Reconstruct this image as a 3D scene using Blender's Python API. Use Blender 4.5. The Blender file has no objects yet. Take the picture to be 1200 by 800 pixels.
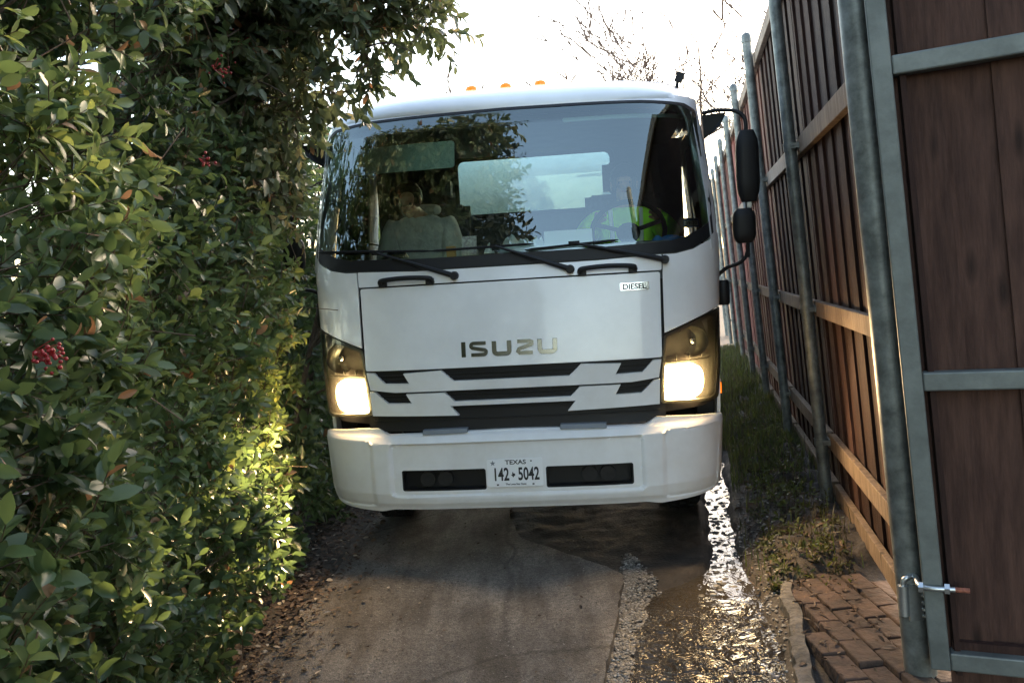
import bpy, bmesh, math, random
import numpy as np
from math import sin, cos, pi, radians, atan2, sqrt
from mathutils import Vector, Matrix, noise
from mathutils.geometry import tessellate_polygon

S = bpy.context.scene
COL = S.collection
random.seed(7); RNG = np.random.default_rng(7)

# ---------------------------------------------------------------- camera
cam_d = bpy.data.cameras.new('camera'); cam = bpy.data.objects.new('camera', cam_d); COL.objects.link(cam)
P, R = radians(4.0), radians(5.0)
fw = Vector((0, cos(P), -sin(P))); r0 = Vector((1, 0, 0)); u0 = Vector((0, sin(P), cos(P)))
rt = r0*cos(R) - u0*sin(R); up = r0*sin(R) + u0*cos(R)
M = Matrix((rt, up, -fw)).transposed().to_4x4(); M.translation = (0, 0, 1.6)
cam.matrix_world = M
cam_d.lens = 30; cam_d.sensor_width = 36; cam_d.clip_start = .05; cam_d.clip_end = 1500
S.camera = cam

# ---------------------------------------------------------------- sky, sun, exposure
SUN_EL, SUN_AZ = radians(20), radians(38)      # azimuth from +Y towards +X
w = bpy.data.worlds.new("World"); S.world = w; w.use_nodes = True
nt = w.node_tree; bg = nt.nodes['Background']
sky = nt.nodes.new('ShaderNodeTexSky'); sky.sky_type = 'NISHITA'; sky.sun_disc = False
sky.sun_elevation = SUN_EL; sky.sun_rotation = SUN_AZ
sky.air_density = 1.2; sky.dust_density = 1.5; sky.ozone_density = 1.6
wb = nt.nodes.new('ShaderNodeMixRGB'); wb.blend_type = 'MULTIPLY'; wb.inputs[0].default_value = 1; wb.inputs[2].default_value = (1.14, 1.0, .88, 1)
nt.links.new(sky.outputs[0], wb.inputs[1]); nt.links.new(wb.outputs[0], bg.inputs[0]); bg.inputs[1].default_value = .15
sd = bpy.data.lights.new('sun', 'SUN'); sd.energy = .5; sd.angle = radians(12); sd.color = (1, .82, .62)
sun = bpy.data.objects.new('sun', sd); COL.objects.link(sun)
sv = Vector((sin(SUN_AZ)*cos(SUN_EL), cos(SUN_AZ)*cos(SUN_EL), sin(SUN_EL)))
sun.rotation_euler = sv.to_track_quat('Z', 'Y').to_euler(); sun.location = (0, 0, 30)
S.view_settings.view_transform = 'Standard'; S.view_settings.look = 'None'
S.view_settings.gamma = 1; S.view_settings.use_curve_mapping = False
S.view_settings.exposure = 2.78

# ---------------------------------------------------------------- materials
def mat(name, col, rough=.5, metal=0, var=0, vscale=6, bump=0, bscale=40, spec=.5, coat=0, emis=None, es=0, stretch=None, col2=None):
    m = bpy.data.materials.new(name); m.use_nodes = True; n = m.node_tree; b = n.nodes['Principled BSDF']
    b.inputs['Base Color'].default_value = (*col, 1); b.inputs['Roughness'].default_value = rough
    b.inputs['Metallic'].default_value = metal; b.inputs['Specular IOR Level'].default_value = spec
    b.inputs['Coat Weight'].default_value = coat; b.inputs['Coat Roughness'].default_value = .06
    if emis: b.inputs['Emission Color'].default_value = (*emis, 1); b.inputs['Emission Strength'].default_value = es
    tc = n.nodes.new('ShaderNodeTexCoord'); src = tc.outputs['Object']
    if stretch:
        mp = n.nodes.new('ShaderNodeMapping'); mp.inputs['Scale'].default_value = stretch
        n.links.new(src, mp.inputs[0]); src = mp.outputs[0]
    if var or col2:
        no = n.nodes.new('ShaderNodeTexNoise'); no.inputs['Scale'].default_value = vscale; no.inputs['Detail'].default_value = 6
        no.inputs['Roughness'].default_value = .65
        n.links.new(src, no.inputs[0])
        cr = n.nodes.new('ShaderNodeValToRGB')
        c2 = col2 if col2 else tuple(min(1, c*(1+var)) for c in col); c1 = col if col2 else tuple(c*(1-var) for c in col)
        cr.color_ramp.elements[0].position = .36; cr.color_ramp.elements[1].position = .64
        cr.color_ramp.elements[0].color = (*c1, 1); cr.color_ramp.elements[1].color = (*c2, 1)
        n.links.new(no.outputs[0], cr.inputs[0]); n.links.new(cr.outputs[0], b.inputs['Base Color'])
    if bump:
        nb = n.nodes.new('ShaderNodeTexNoise'); nb.inputs['Scale'].default_value = bscale; nb.inputs['Detail'].default_value = 5
        n.links.new(src, nb.inputs[0]); bp = n.nodes.new('ShaderNodeBump'); bp.inputs['Strength'].default_value = bump
        bp.inputs['Distance'].default_value = .02
        n.links.new(nb.outputs[0], bp.inputs['Height']); n.links.new(bp.outputs[0], b.inputs['Normal'])
    return m

def leaf_mat(name, stops, trans=.36, rough=.40):
    m = bpy.data.materials.new(name); m.use_nodes = True; n = m.node_tree; b = n.nodes['Principled BSDF']; out = n.nodes['Material Output']
    at = n.nodes.new('ShaderNodeAttribute'); at.attribute_name = 'tint'
    cr = n.nodes.new('ShaderNodeValToRGB'); e = cr.color_ramp.elements
    while len(e) < len(stops): e.new(.5)
    for k, (p, c) in enumerate(stops): e[k].position = p; e[k].color = (*c, 1)
    n.links.new(at.outputs['Fac'], cr.inputs[0]); n.links.new(cr.outputs[0], b.inputs['Base Color'])
    b.inputs['Roughness'].default_value = rough; b.inputs['Specular IOR Level'].default_value = .55
    t = n.nodes.new('ShaderNodeBsdfTranslucent'); hs = n.nodes.new('ShaderNodeHueSaturation')
    hs.inputs['Value'].default_value = 1.7; hs.inputs['Hue'].default_value = .48; hs.inputs['Saturation'].default_value = 1.1
    n.links.new(cr.outputs[0], hs.inputs['Color']); n.links.new(hs.outputs[0], t.inputs[0])
    mx = n.nodes.new('ShaderNodeMixShader'); mx.inputs[0].default_value = trans
    n.links.new(b.outputs[0], mx.inputs[1]); n.links.new(t.outputs[0], mx.inputs[2]); n.links.new(mx.outputs[0], out.inputs[0])
    return m

def glass_mat(name, tint, ior=1.6, rough=0, milk=0, milkcol=(.8, .8, .8)):
    m = bpy.data.materials.new(name); m.use_nodes = True; n = m.node_tree; out = n.nodes['Material Output']
    n.nodes.remove(n.nodes['Principled BSDF'])
    tr = n.nodes.new('ShaderNodeBsdfTransparent'); tr.inputs[0].default_value = (*tint, 1)
    gl = n.nodes.new('ShaderNodeBsdfGlossy'); gl.inputs['Roughness'].default_value = rough; gl.inputs[0].default_value = (.90, 1.0, .97, 1)
    fr = n.nodes.new('ShaderNodeFresnel'); fr.inputs[0].default_value = ior
    base = tr.outputs[0]
    if milk:
        tl = n.nodes.new('ShaderNodeBsdfTranslucent'); tl.inputs[0].default_value = (*milkcol, 1)
        df = n.nodes.new('ShaderNodeBsdfDiffuse'); df.inputs[0].default_value = (*milkcol, 1)
        ad = n.nodes.new('ShaderNodeMixShader'); n.links.new(tl.outputs[0], ad.inputs[1]); n.links.new(df.outputs[0], ad.inputs[2])
        no = n.nodes.new('ShaderNodeTexNoise'); no.inputs['Scale'].default_value = 25; no.inputs['Detail'].default_value = 6
        mr = n.nodes.new('ShaderNodeMapRange'); mr.inputs['From Min'].default_value = .3; mr.inputs['From Max'].default_value = .75
        mr.inputs['To Min'].default_value = milk*.5; mr.inputs['To Max'].default_value = milk*1.5
        n.links.new(no.outputs[0], mr.inputs[0])
        mm = n.nodes.new('ShaderNodeMixShader'); n.links.new(mr.outputs[0], mm.inputs[0])
        n.links.new(tr.outputs[0], mm.inputs[1]); n.links.new(ad.outputs[0], mm.inputs[2]); base = mm.outputs[0]
    mx = n.nodes.new('ShaderNodeMixShader'); n.links.new(fr.outputs[0], mx.inputs[0])
    n.links.new(base, mx.inputs[1]); n.links.new(gl.outputs[0], mx.inputs[2]); n.links.new(mx.outputs[0], out.inputs[0])
    return m

M_WHITE = mat('white truck paint', (.75, .755, .755), .32, var=.05, vscale=3, coat=.6, bump=.02, bscale=8)
M_WHITE2 = mat('white bumper paint', (.66, .655, .64), .5, col2=(.74, .745, .745), vscale=4, coat=.05, bump=.02, bscale=15)
M_BLACK = mat('black plastic', (.012, .012, .013), .5, bump=.05, bscale=200, spec=.25)
M_RUB = mat('black rubber', (.010, .010, .010), .7, spec=.2)
M_DARK = mat('dark underbody', (.015, .014, .013), .8, var=.4)
M_CHROME = mat('chrome', (.62, .61, .58), .12, 1, bump=.02)
M_GREYPAD = mat('grey step pad', (.17, .19, .21), .6)
M_AMBER = mat('amber lens', (.35, .06, .0), .25, emis=(1, .20, .005), es=.22)
M_LAMP = mat('lit headlamp', (1, .9, .7), .2, emis=(1, .62, .27), es=16)
M_REFL = mat('lamp reflector', (.10, .105, .10), .3, .9, bump=.1, bscale=18)
M_BEZ = mat('lamp bezel', (.055, .056, .054), .5, .2)
M_INT = mat('cab lining', (.05, .055, .058), .85, var=.2)
M_DASH = mat('dashboard', (.10, .115, .125), .6, var=.15)
M_SEAT = mat('seat cloth', (.035, .037, .04), .9, var=.3, vscale=30)
M_VISOR = mat('sun visor vinyl', (.30, .42, .38), .8)
M_PAPER = mat('paper', (.80, .84, .84), .8)
M_BLUE = mat('blue plastic glove', (.02, .16, .42), .5)
M_TISS = mat('plastic wrap', (.6, .66, .68), .4)
M_GLASS = glass_mat('windscreen glass', (.78, .86, .80), 2.35)
M_SGLASS = glass_mat('side window glass', (.7, .8, .77), 1.5); M_DGLASS = glass_mat('light-blocking door glass', (.05, .06, .058), 1.5)  # near-black door tint added to shut out the bright light beyond
M_LENS = glass_mat('headlamp lens', (.93, .92, .88), 1.45, .02, milk=.010, milkcol=(.75, .70, .6))
M_GALV = mat('galvanised steel', (.165, .18, .175), .5, .5, var=.38, vscale=14, bump=.05, bscale=60)
M_GALVD = mat('grey steel gate frame', (.13, .145, .14), .55, .35, var=.22, vscale=7, bump=.06, bscale=70)
M_ZINC = mat('zinc plated steel', (.5, .52, .52), .35, .85, var=.15, vscale=30)
M_RUST = mat('rusty bolt thread', (.30, .10, .06), .8, var=.4, vscale=80)
def wood(name, a, b, sx=5, sz=.7):
    m = mat(name, a, .8, col2=b, vscale=5, spec=.25, bump=.35, bscale=14, stretch=(sx, sx, sz)); n = m.node_tree; b_ = n.nodes['Principled BSDF']
    src = b_.inputs['Base Color'].links[0].from_socket
    at = n.nodes.new('ShaderNodeAttribute'); at.attribute_name = 'tint'
    ad = n.nodes.new('ShaderNodeMath'); ad.operation = 'ADD'; ad.inputs[1].default_value = 1; n.links.new(at.outputs['Fac'], ad.inputs[0])
    tc = n.nodes.new('ShaderNodeTexCoord'); mp = n.nodes.new('ShaderNodeMapping'); mp.inputs['Scale'].default_value = (9, 9, 2.6); n.links.new(tc.outputs['Object'], mp.inputs[0])
    vo = n.nodes.new('ShaderNodeTexVoronoi'); vo.inputs['Scale'].default_value = .8; n.links.new(mp.outputs[0], vo.inputs['Vector'])      # knots
    kr = n.nodes.new('ShaderNodeMapRange'); kr.inputs['From Min'].default_value = .05; kr.inputs['From Max'].default_value = .16; kr.inputs['To Min'].default_value = .35; kr.inputs['To Max'].default_value = 1
    n.links.new(vo.outputs['Distance'], kr.inputs[0])
    m2 = n.nodes.new('ShaderNodeMath'); m2.operation = 'MULTIPLY'; n.links.new(ad.outputs[0], m2.inputs[0]); n.links.new(kr.outputs[0], m2.inputs[1])
    mx = n.nodes.new('ShaderNodeMixRGB'); mx.blend_type = 'MULTIPLY'; mx.inputs[0].default_value = 1; n.links.new(src, mx.inputs[1]); n.links.new(m2.outputs[0], mx.inputs[2])
    n.links.new(mx.outputs[0], b_.inputs['Base Color']); return m
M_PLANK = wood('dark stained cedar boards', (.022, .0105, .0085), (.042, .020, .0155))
M_GBOARD = wood('red-brown gate boards', (.030, .015, .0115), (.060, .031, .023))
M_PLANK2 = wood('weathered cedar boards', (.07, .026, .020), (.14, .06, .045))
M_PLANK3 = wood('lit red boards', (.13, .045, .04), (.26, .10, .09))  # far red boards, lightened: the light on them is put into the colour
M_RAIL = wood('cedar rail', (.105, .076, .054), (.205, .15, .105))
M_RAILG = wood('greyed cedar rail', (.22, .17, .13), (.36, .29, .23))
M_BRICK = mat('red clay pavers', (.032, .022, .018), .95, col2=(.085, .052, .038), vscale=7, bump=.5, bscale=30)
M_CONC = mat('old concrete edging', (.05, .046, .04), .95, col2=(.12, .11, .10), vscale=12, bump=.8, bscale=25)
M_BARK = mat('bark', (.055, .04, .03), .9, col2=(.12, .09, .07), vscale=12, bump=.8, bscale=30)
M_TWIG = mat('brown twig', (.11, .075, .05), .8, var=.3)
M_BARE = mat('bare winter bark', (.16, .11, .085), .9, var=.3)
M_BERRY = mat('red berries', (.26, .012, .016), .4)
M_SKIN = mat('skin', (.42, .24, .17), .55, var=.06, vscale=20)
M_HOOD = mat('grey hoodie cloth', (.40, .42, .42), .95, var=.12, vscale=20, bump=.3, bscale=12)
M_HIVIS = mat('lime high visibility cloth', (.42, .85, .04), .85, var=.1, bump=.2, bscale=12)
M_TROU = mat('dark trousers', (.03, .035, .05), .9, var=.2)
M_HAIR = mat('dark hair', (.015, .012, .01), .6)
M_PLATE = mat('plate white', (.78, .79, .80), .4)
M_INK = mat('black ink', (.01, .01, .012), .5)
M_STICK = mat('blue sticker', (.05, .13, .32), .5)
M_TANK = mat('white tank paint', (.78, .80, .78), .4, var=.05)
M_SIDING = mat('house siding', (.11, .10, .09), .85, var=.15, vscale=3)
M_ROOF = mat('roof shingles', (.05, .045, .04), .9, var=.3, vscale=20)
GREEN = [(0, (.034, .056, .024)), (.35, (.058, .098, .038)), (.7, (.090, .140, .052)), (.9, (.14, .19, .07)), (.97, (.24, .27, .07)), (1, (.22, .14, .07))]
M_LEAF = leaf_mat('glossy evergreen leaves', GREEN)
M_LEAFO = leaf_mat('olive tree leaves', [(0, (.028, .042, .020)), (.4, (.068, .095, .045)), (.8, (.12, .145, .075)), (.96, (.22, .20, .09)), (1, (.25, .15, .07))], .35)
M_DARKLEAF = leaf_mat('dark evergreen leaves', [(0, (.006, .012, .006)), (1, (.018, .03, .014))], .08, .6)
M_GRASS = leaf_mat('grass blades', [(0, (.07, .055, .035)), (.25, (.04, .045, .015)), (.5, (.065, .085, .02)), (.85, (.12, .15, .035)), (1, (.22, .18, .1))], .3, .55)
M_LITTER = leaf_mat('dead leaves', [(0, (.025, .015, .010)), (.5, (.065, .038, .024)), (.9, (.13, .085, .055)), (1, (.38, .33, .26))], .05, .8)

# ---------------------------------------------------------------- object helpers
def tag(o, label=None, cat=None, group=None, kind=None):
    if label: o['label'] = label
    if cat: o['category'] = cat
    if group: o['group'] = group
    if kind: o['kind'] = kind
    return o
def empty(name, loc=(0, 0, 0), label=None, cat=None, group=None):
    o = bpy.data.objects.new(name, None); COL.objects.link(o); o.location = loc; o.empty_display_size = .1
    return tag(o, label, cat, group)
def link(name, me, m, parent=None, smooth=True):
    o = bpy.data.objects.new(name, me); COL.objects.link(o)
    if m: me.materials.append(m)
    if parent: o.parent = parent
    return o
def build(name, bm, m, parent=None, smooth=True, ang=35, bev=0, off=None, recalc=True):
    if recalc: bmesh.ops.recalc_face_normals(bm, faces=bm.faces)
    bm.normal_update()
    for f in bm.faces: f.smooth = smooth
    for e in bm.edges:
        if len(e.link_faces) == 2:
            try:
                if e.calc_face_angle() > radians(ang): e.smooth = False
            except ValueError: pass
    if off is not None: bmesh.ops.translate(bm, verts=bm.verts, vec=off)
    me = bpy.data.meshes.new(name); bm.to_mesh(me); bm.free()
    o = link(name, me, m, parent)
    if bev:
        md = o.modifiers.new('bevel', 'BEVEL'); md.width = bev; md.segments = 2; md.limit_method = 'ANGLE'; md.angle_limit = radians(40)
        md.harden_normals = False
    return o
def box(bm, c, s, rot=None):
    vs = bmesh.ops.create_cube(bm, size=1)['verts']
    mt = Matrix.Translation(Vector(c)) @ ((rot.to_4x4()) if rot is not None else Matrix()) @ Matrix.Diagonal((*s, 1))
    bmesh.ops.transform(bm, matrix=mt, verts=vs); return vs
def tube(bm, pts, rad, seg=10, cap=True, flat=None):
    pts = [Vector(p) for p in pts]; n = len(pts)
    if not hasattr(rad, '__len__'): rad = [rad]*n
    rings = []; prev = None
    for i, p in enumerate(pts):
        t = (pts[min(i+1, n-1)] - pts[max(i-1, 0)]).normalized()
        if prev is None: a = t.orthogonal().normalized()
        else: a = (prev - t*prev.dot(t)); a = a.normalized() if a.length > 1e-6 else t.orthogonal().normalized()
        prev = a; b = t.cross(a)
        rings.append([bm.verts.new(p + (a*cos(2*pi*k/seg) + b*sin(2*pi*k/seg))*rad[i]) for k in range(seg)])
    for i in range(n-1):
        for k in range(seg):
            bm.faces.new((rings[i][k], rings[i][(k+1) % seg], rings[i+1][(k+1) % seg], rings[i+1][k]))
    if cap: bm.faces.new(rings[0][::-1]); bm.faces.new(rings[-1])
    return rings
def loft(bm, rings, closed=True, cap=True):
    R_ = [[bm.verts.new(p) for p in r] for r in rings]; n = len(R_[0])
    for i in range(len(R_)-1):
        for k in range(n if closed else n-1):
            bm.faces.new((R_[i][k], R_[i][(k+1) % n], R_[i+1][(k+1) % n], R_[i+1][k]))
    if cap: bm.faces.new(R_[0][::-1]); bm.faces.new(R_[-1])
def lathe(bm, prof, seg=24, axis='z', origin=(0, 0, 0), cap=True):
    o = Vector(origin); rings = []
    for r, h in prof:
        ring = []
        for k in range(seg):
            a = 2*pi*k/seg; c, s = cos(a)*r, sin(a)*r
            v = {'z': Vector((c, s, h)), 'y': Vector((c, h, s)), 'x': Vector((h, c, s))}[axis]
            ring.append(o+v)
        rings.append(ring)
    loft(bm, rings, True, cap)
def catmull(pts, n=8):
    pts = [Vector(p) for p in pts]; out = []
    for i in range(len(pts)-1):
        p0 = pts[max(i-1, 0)]; p1 = pts[i]; p2 = pts[i+1]; p3 = pts[min(i+2, len(pts)-1)]
        for k in range(n):
            t = k/n; out.append(.5*((2*p1)+(p2-p0)*t+(2*p0-5*p1+4*p2-p3)*t*t+(3*p1-p0-3*p2+p3)*t**3))
    return out+[pts[-1]]
def text_mesh(s, size, ext=.001, sx=1.0, bold=0):
    cu = bpy.data.curves.new('lettering', 'FONT'); cu.body = s; cu.size = size; cu.extrude = ext; cu.align_x = 'CENTER'; cu.resolution_u = 4; cu.offset = bold
    o = bpy.data.objects.new('lettering', cu); COL.objects.link(o)
    dg = bpy.context.evaluated_depsgraph_get(); me = bpy.data.meshes.new_from_object(o.evaluated_get(dg))
    bpy.data.objects.remove(o); bpy.data.curves.remove(cu)
    for v in me.vertices: v.co.x *= sx
    return me
def np_mesh(name, V, faces_flat, loop_tot, tint, m, parent=None):
    me = bpy.data.meshes.new(name); me.vertices.add(len(V)); me.vertices.foreach_set('co', V.astype(np.float32).ravel())
    me.loops.add(len(faces_flat)); me.loops.foreach_set('vertex_index', faces_flat.astype(np.int32))
    me.polygons.add(len(loop_tot)); st = np.concatenate([[0], np.cumsum(loop_tot)[:-1]])
    me.polygons.foreach_set('loop_start', st.astype(np.int32)); me.polygons.foreach_set('loop_total', loop_tot.astype(np.int32))
    me.update(calc_edges=True); me.validate()
    if tint is not None:
        a = me.attributes.new('tint', 'FLOAT', 'POINT'); a.data.foreach_set('value', tint.astype(np.float32))
    me.polygons.foreach_set('use_smooth', np.ones(len(me.polygons), bool))
    return link(name, me, m, parent)

# ---------------------------------------------------------------- leaves
TV = np.array([(0, 0, 0), (-.40, .28, .07), (0, .28, 0), (.40, .28, .07), (-.46, .62, .04), (0, .62, -.03), (.46, .62, .04), (-.25, .86, -.02), (.25, .86, -.02), (0, 1, -.12)])
TF = [(0, 2, 1), (0, 3, 2), (1, 2, 5, 4), (2, 3, 6, 5), (4, 5, 9, 7), (5, 6, 8, 9)]
def nrm(a): return a/np.maximum(np.linalg.norm(a, axis=1, keepdims=True), 1e-9)
def leaves(name, P_, D, N_, L, Wd, tint, m, parent):
    n = len(P_); D = nrm(D); A = nrm(np.cross(D, N_)); N_ = np.cross(A, D)
    curl = RNG.uniform(.3, 1.8, n)
    V = (P_[:, None] + A[:, None]*(TV[None, :, 0:1]*Wd[:, None, None]) + D[:, None]*(TV[None, :, 1:2]*L[:, None, None])
         + N_[:, None]*(TV[None, :, 2:3]*(L*curl)[:, None, None])).reshape(-1, 3)
    ff = np.concatenate([np.array(f) for f in TF]); nl = len(ff)
    F_ = (ff[None] + (np.arange(n)*len(TV))[:, None]).ravel()
    lt = np.tile([len(f) for f in TF], n)
    return np_mesh(name, V, F_, lt, np.repeat(tint, len(TV)), m, parent)
def sprigs(C_, D, k, slen, leaf, parent, m, name='foliage', tbase=None, stems=True, droop=.0):
    """leafy sprigs: C_ tips' roots (n,3), D directions, k leaves each, stem length slen, leaf length"""
    n = len(C_); D = nrm(D)
    ref = np.where(np.abs(D[:, 2:3]) > .9, np.array([[1., 0, 0]]), np.array([[0, 0, 1.]]))
    A = nrm(np.cross(D, ref)); B = np.cross(D, A)
    t = (np.arange(k)+.5)/k; ph = np.arange(k)*2.4
    sl = slen*RNG.uniform(.7, 1.3, n)
    ph0 = RNG.uniform(0, 6.28, n)
    ang = ph[None]+ph0[:, None]
    rad = A[:, None]*np.cos(ang)[..., None]+B[:, None]*np.sin(ang)[..., None]
    pos = C_[:, None]+D[:, None]*(t[None, :, None]*sl[:, None, None])
    spread = (1.15-.75*t)[None, :, None]
    ld = D[:, None]*(.45+.5*t)[None, :, None]+rad*spread+RNG.normal(0, .22, (n, k, 3))
    ld[..., 2] -= droop
    ln = D[:, None]*1.0-rad*.35+RNG.normal(0, .25, (n, k, 3)); ln[..., 2] += .25
    size = leaf*RNG.uniform(.72, 1.2, (n, k))*(1.05-.35*(t[None]))*RNG.uniform(.8, 1.2, (n, 1))
    if tbase is None: tbase = RNG.uniform(.1, .65, n)
    tint = np.clip(tbase[:, None]+RNG.normal(0, .13, (n, k))+.12*t[None], 0, .93)
    tint = np.where(RNG.random((n, k)) < .012, 1.0, tint)
    o = leaves(name, pos.reshape(-1, 3), ld.reshape(-1, 3), ln.reshape(-1, 3), size.ravel(), (size*RNG.uniform(.42, .54, (n, k))).ravel(), tint.ravel(), m, parent)
    if stems:   # three-sided stems, one mesh
        q = np.stack([A, -.5*A+.87*B, -.5*A-.87*B], 1)*.0022
        b0 = (C_-D*slen*.8)[:, None]+q*1.3; b1 = (C_+D*(sl*.95)[:, None])[:, None]+q*.5
        V = np.concatenate([b0, b1], 1).reshape(-1, 3)
        ff = np.array([0, 1, 4, 3, 1, 2, 5, 4, 2, 0, 3, 5]); F_ = (ff[None]+(np.arange(n)*6)[:, None]).ravel()
        np_mesh('twigs', V, F_, np.full(n*3, 4), None, M_TWIG, parent)
    return o
def nz(y, z, s, o=0): return np.array([noise.noise((a*s+o, b*s-o, o*1.7)) for a, b in zip(y, z)])

# ================================================================ GROUND
def gully_c(y): return .72+.235*(y-3.3)
def sm(a, b, x):
    t = min(max((x-a)/(b-a), 0), 1); return t*t*(3-2*t)
def zt(x, y):
    c = gully_c(min(max(y, 1), 14)); hw = .30+.03*max(0, min(y-3.3, 6))
    d = x-c
    hr = max(.23-.075*max(0, y-3.3), .055); fade = 1-sm(6.2, 7.6, y)
    z = 0; hl = .30-.30*sm(4.15, 4.6, y)+.0
    n1 = noise.noise((x*1.7, y*1.7, 0)); n2 = noise.noise((x*7, y*7, 3)); n3 = noise.noise((x*22, y*22, 5)); n4 = noise.noise((x*50, y*50, 7))
    wob = .05*noise.noise((y*3.1, x*.5, 9))+.02*noise.noise((y*11, x, 9))
    # trench
    t = 1-sm(hr*.75, hr+.09-.04*sm(4.1, 4.6, y), d+wob) if d > 0 else 1-sm(hl*.4, hl+.30-.20*sm(4.1, 4.5, y), abs(d)+wob)
    z -= .115*t*fade
    if y < 3: z += .0
    bank = sm(hr+.03, hr+.26, d+wob); z += bank*((.065+.05*n2+.05*n1+.02*n3)*sm(3.95, 4.3, y)-.03*(1-sm(3.95, 4.3, y)))
    fo = (x-1.40-.2126*(y-3.05))                      # past the fence
    z += bank*.05*sm(-.5, .1, fo)*sm(3.95, 4.3, y)
    z += .012*n2*(1-t*.6)+.006*n3+.0022*n4
    lv = sm(-1.0, -1.4, x) if False else (1-sm(-1.6, -1.2, x))
    z += lv*(.03+.02*n2)
    z += .004*(y-3)*0
    return z
def axis_pts():
    xs = list(np.arange(-2.2, 3.0, .03)); ys = list(np.arange(1.6, 9.0, .035))
    g = [.1, .25, .5, 1, 2, 4, 8, 16, 32, 64, 128, 256]
    xs = [xs[0]-v for v in g[::-1]]+xs+[xs[-1]+v for v in g]; ys = [ys[0]-v for v in g[::-1]]+ys+[ys[-1]+v for v in g]
    return xs, ys
xs, ys = axis_pts(); nx, ny = len(xs), len(ys)
V = np.array([(x, y, zt(x, y) if (-2.5 < x < 3.5 and 1 < y < 14) else (zt(x, y) if abs(x) < 5 and -3 < y < 16 else .0)) for y in ys for x in xs])
idx = np.arange(nx*ny).reshape(ny, nx)
F_ = np.stack([idx[:-1, :-1], idx[:-1, 1:], idx[1:, 1:], idx[1:, :-1]], -1).reshape(-1)
# ground material: dark damp earth, browner in the verge, green further up the alley
m = bpy.data.materials.new('damp earth'); m.use_nodes = True; n = m.node_tree; b = n.nodes['Principled BSDF']
tc = n.nodes.new('ShaderNodeTexCoord')
no = n.nodes.new('ShaderNodeTexNoise'); no.inputs['Scale'].default_value = 5; no.inputs['Detail'].default_value = 10; no.inputs['Roughness'].default_value = .7
cr = n.nodes.new('ShaderNodeValToRGB'); e = cr.color_ramp.elements
e[0].position = .3; e[0].color = (.014, .011, .009, 1); e[1].position = .75; e[1].color = (.075, .057, .042, 1)
q = e.new(.5); q.color = (.030, .023, .017, 1)
nb = n.nodes.new('ShaderNodeTexNoise'); nb.inputs['Scale'].default_value = 60; nb.inputs['Detail'].default_value = 6
bp = n.nodes.new('ShaderNodeBump'); bp.inputs['Strength'].default_value = .7; bp.inputs['Distance'].default_value = .01
n.links.new(tc.outputs['Object'], no.inputs[0]); n.links.new(no.outputs[0], cr.inputs[0]); n.links.new(cr.outputs[0], b.inputs['Base Color'])
n.links.new(tc.outputs['Object'], nb.inputs[0]); n.links.new(nb.outputs[0], bp.inputs['Height']); n.links.new(bp.outputs[0], b.inputs['Normal'])
b.inputs['Roughness'].default_value = .8
g = np_mesh('ground', V, F_, np.full((nx-1)*(ny-1), 4), None, m); tag(g, kind='structure')

# driveway slab with a broken right edge
def edge_line(pts, amp=.012, step=.03, seed=0, sc=9):
    out = []
    for (x0, y0), (x1, y1) in zip(pts[:-1], pts[1:]):
        L = sqrt((x1-x0)**2+(y1-y0)**2); k = max(1, int(L/step))
        for i in range(k):
            t = i/k; x = x0+(x1-x0)*t; y = y0+(y1-y0)*t
            a = noise.noise((x*sc, y*sc, seed))*amp*2+noise.noise((x*sc*4, y*sc*4, seed+3))*amp
            b_ = noise.noise((x*sc, y*sc, seed+7))*amp*2
            out.append((x+a, y+b_))
    out.append(pts[-1]); return out
def sheet(name, outline, z0, z1, m, parent=None, grid=.06, amp=.006, kind='structure', sc=3, tilt=None):
    tri = tessellate_polygon([[Vector((x, y, 0)) for x, y in outline]])
    bm = bmesh.new(); vs = [bm.verts.new((x, y, 0)) for x, y in outline]
    for t in tri:
        try: bm.faces.new([vs[i] for i in t])
        except ValueError: pass
    X = [p[0] for p in outline]; Y = [p[1] for p in outline]
    for ax, lo, hi in ((0, min(X), max(X)), (1, min(Y), max(Y))):
        k = math.ceil(lo/grid)*grid
        while k < hi:
            co = [0, 0, 0]; no_ = [0, 0, 0]; co[ax] = k; no_[ax] = 1
            bmesh.ops.bisect_plane(bm, geom=bm.verts[:]+bm.edges[:]+bm.faces[:], plane_co=co, plane_no=no_, dist=1e-5); k += grid
    for v in bm.verts:
        v.co.z = z1+amp*noise.noise((v.co.x*sc, v.co.y*sc, 2))+amp*.4*noise.noise((v.co.x*sc*5, v.co.y*sc*5, 2))
        if tilt: v.co.z += tilt(v.co.x, v.co.y)
    ex = bmesh.ops.extrude_face_region(bm, geom=bm.faces[:])
    lo = [v for v in ex['geom'] if isinstance(v, bmesh.types.BMVert)]
    for v in lo: v.co.z = z0
    o = build(name, bm, m, parent)
    return tag(o, kind=kind) if kind else o
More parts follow.
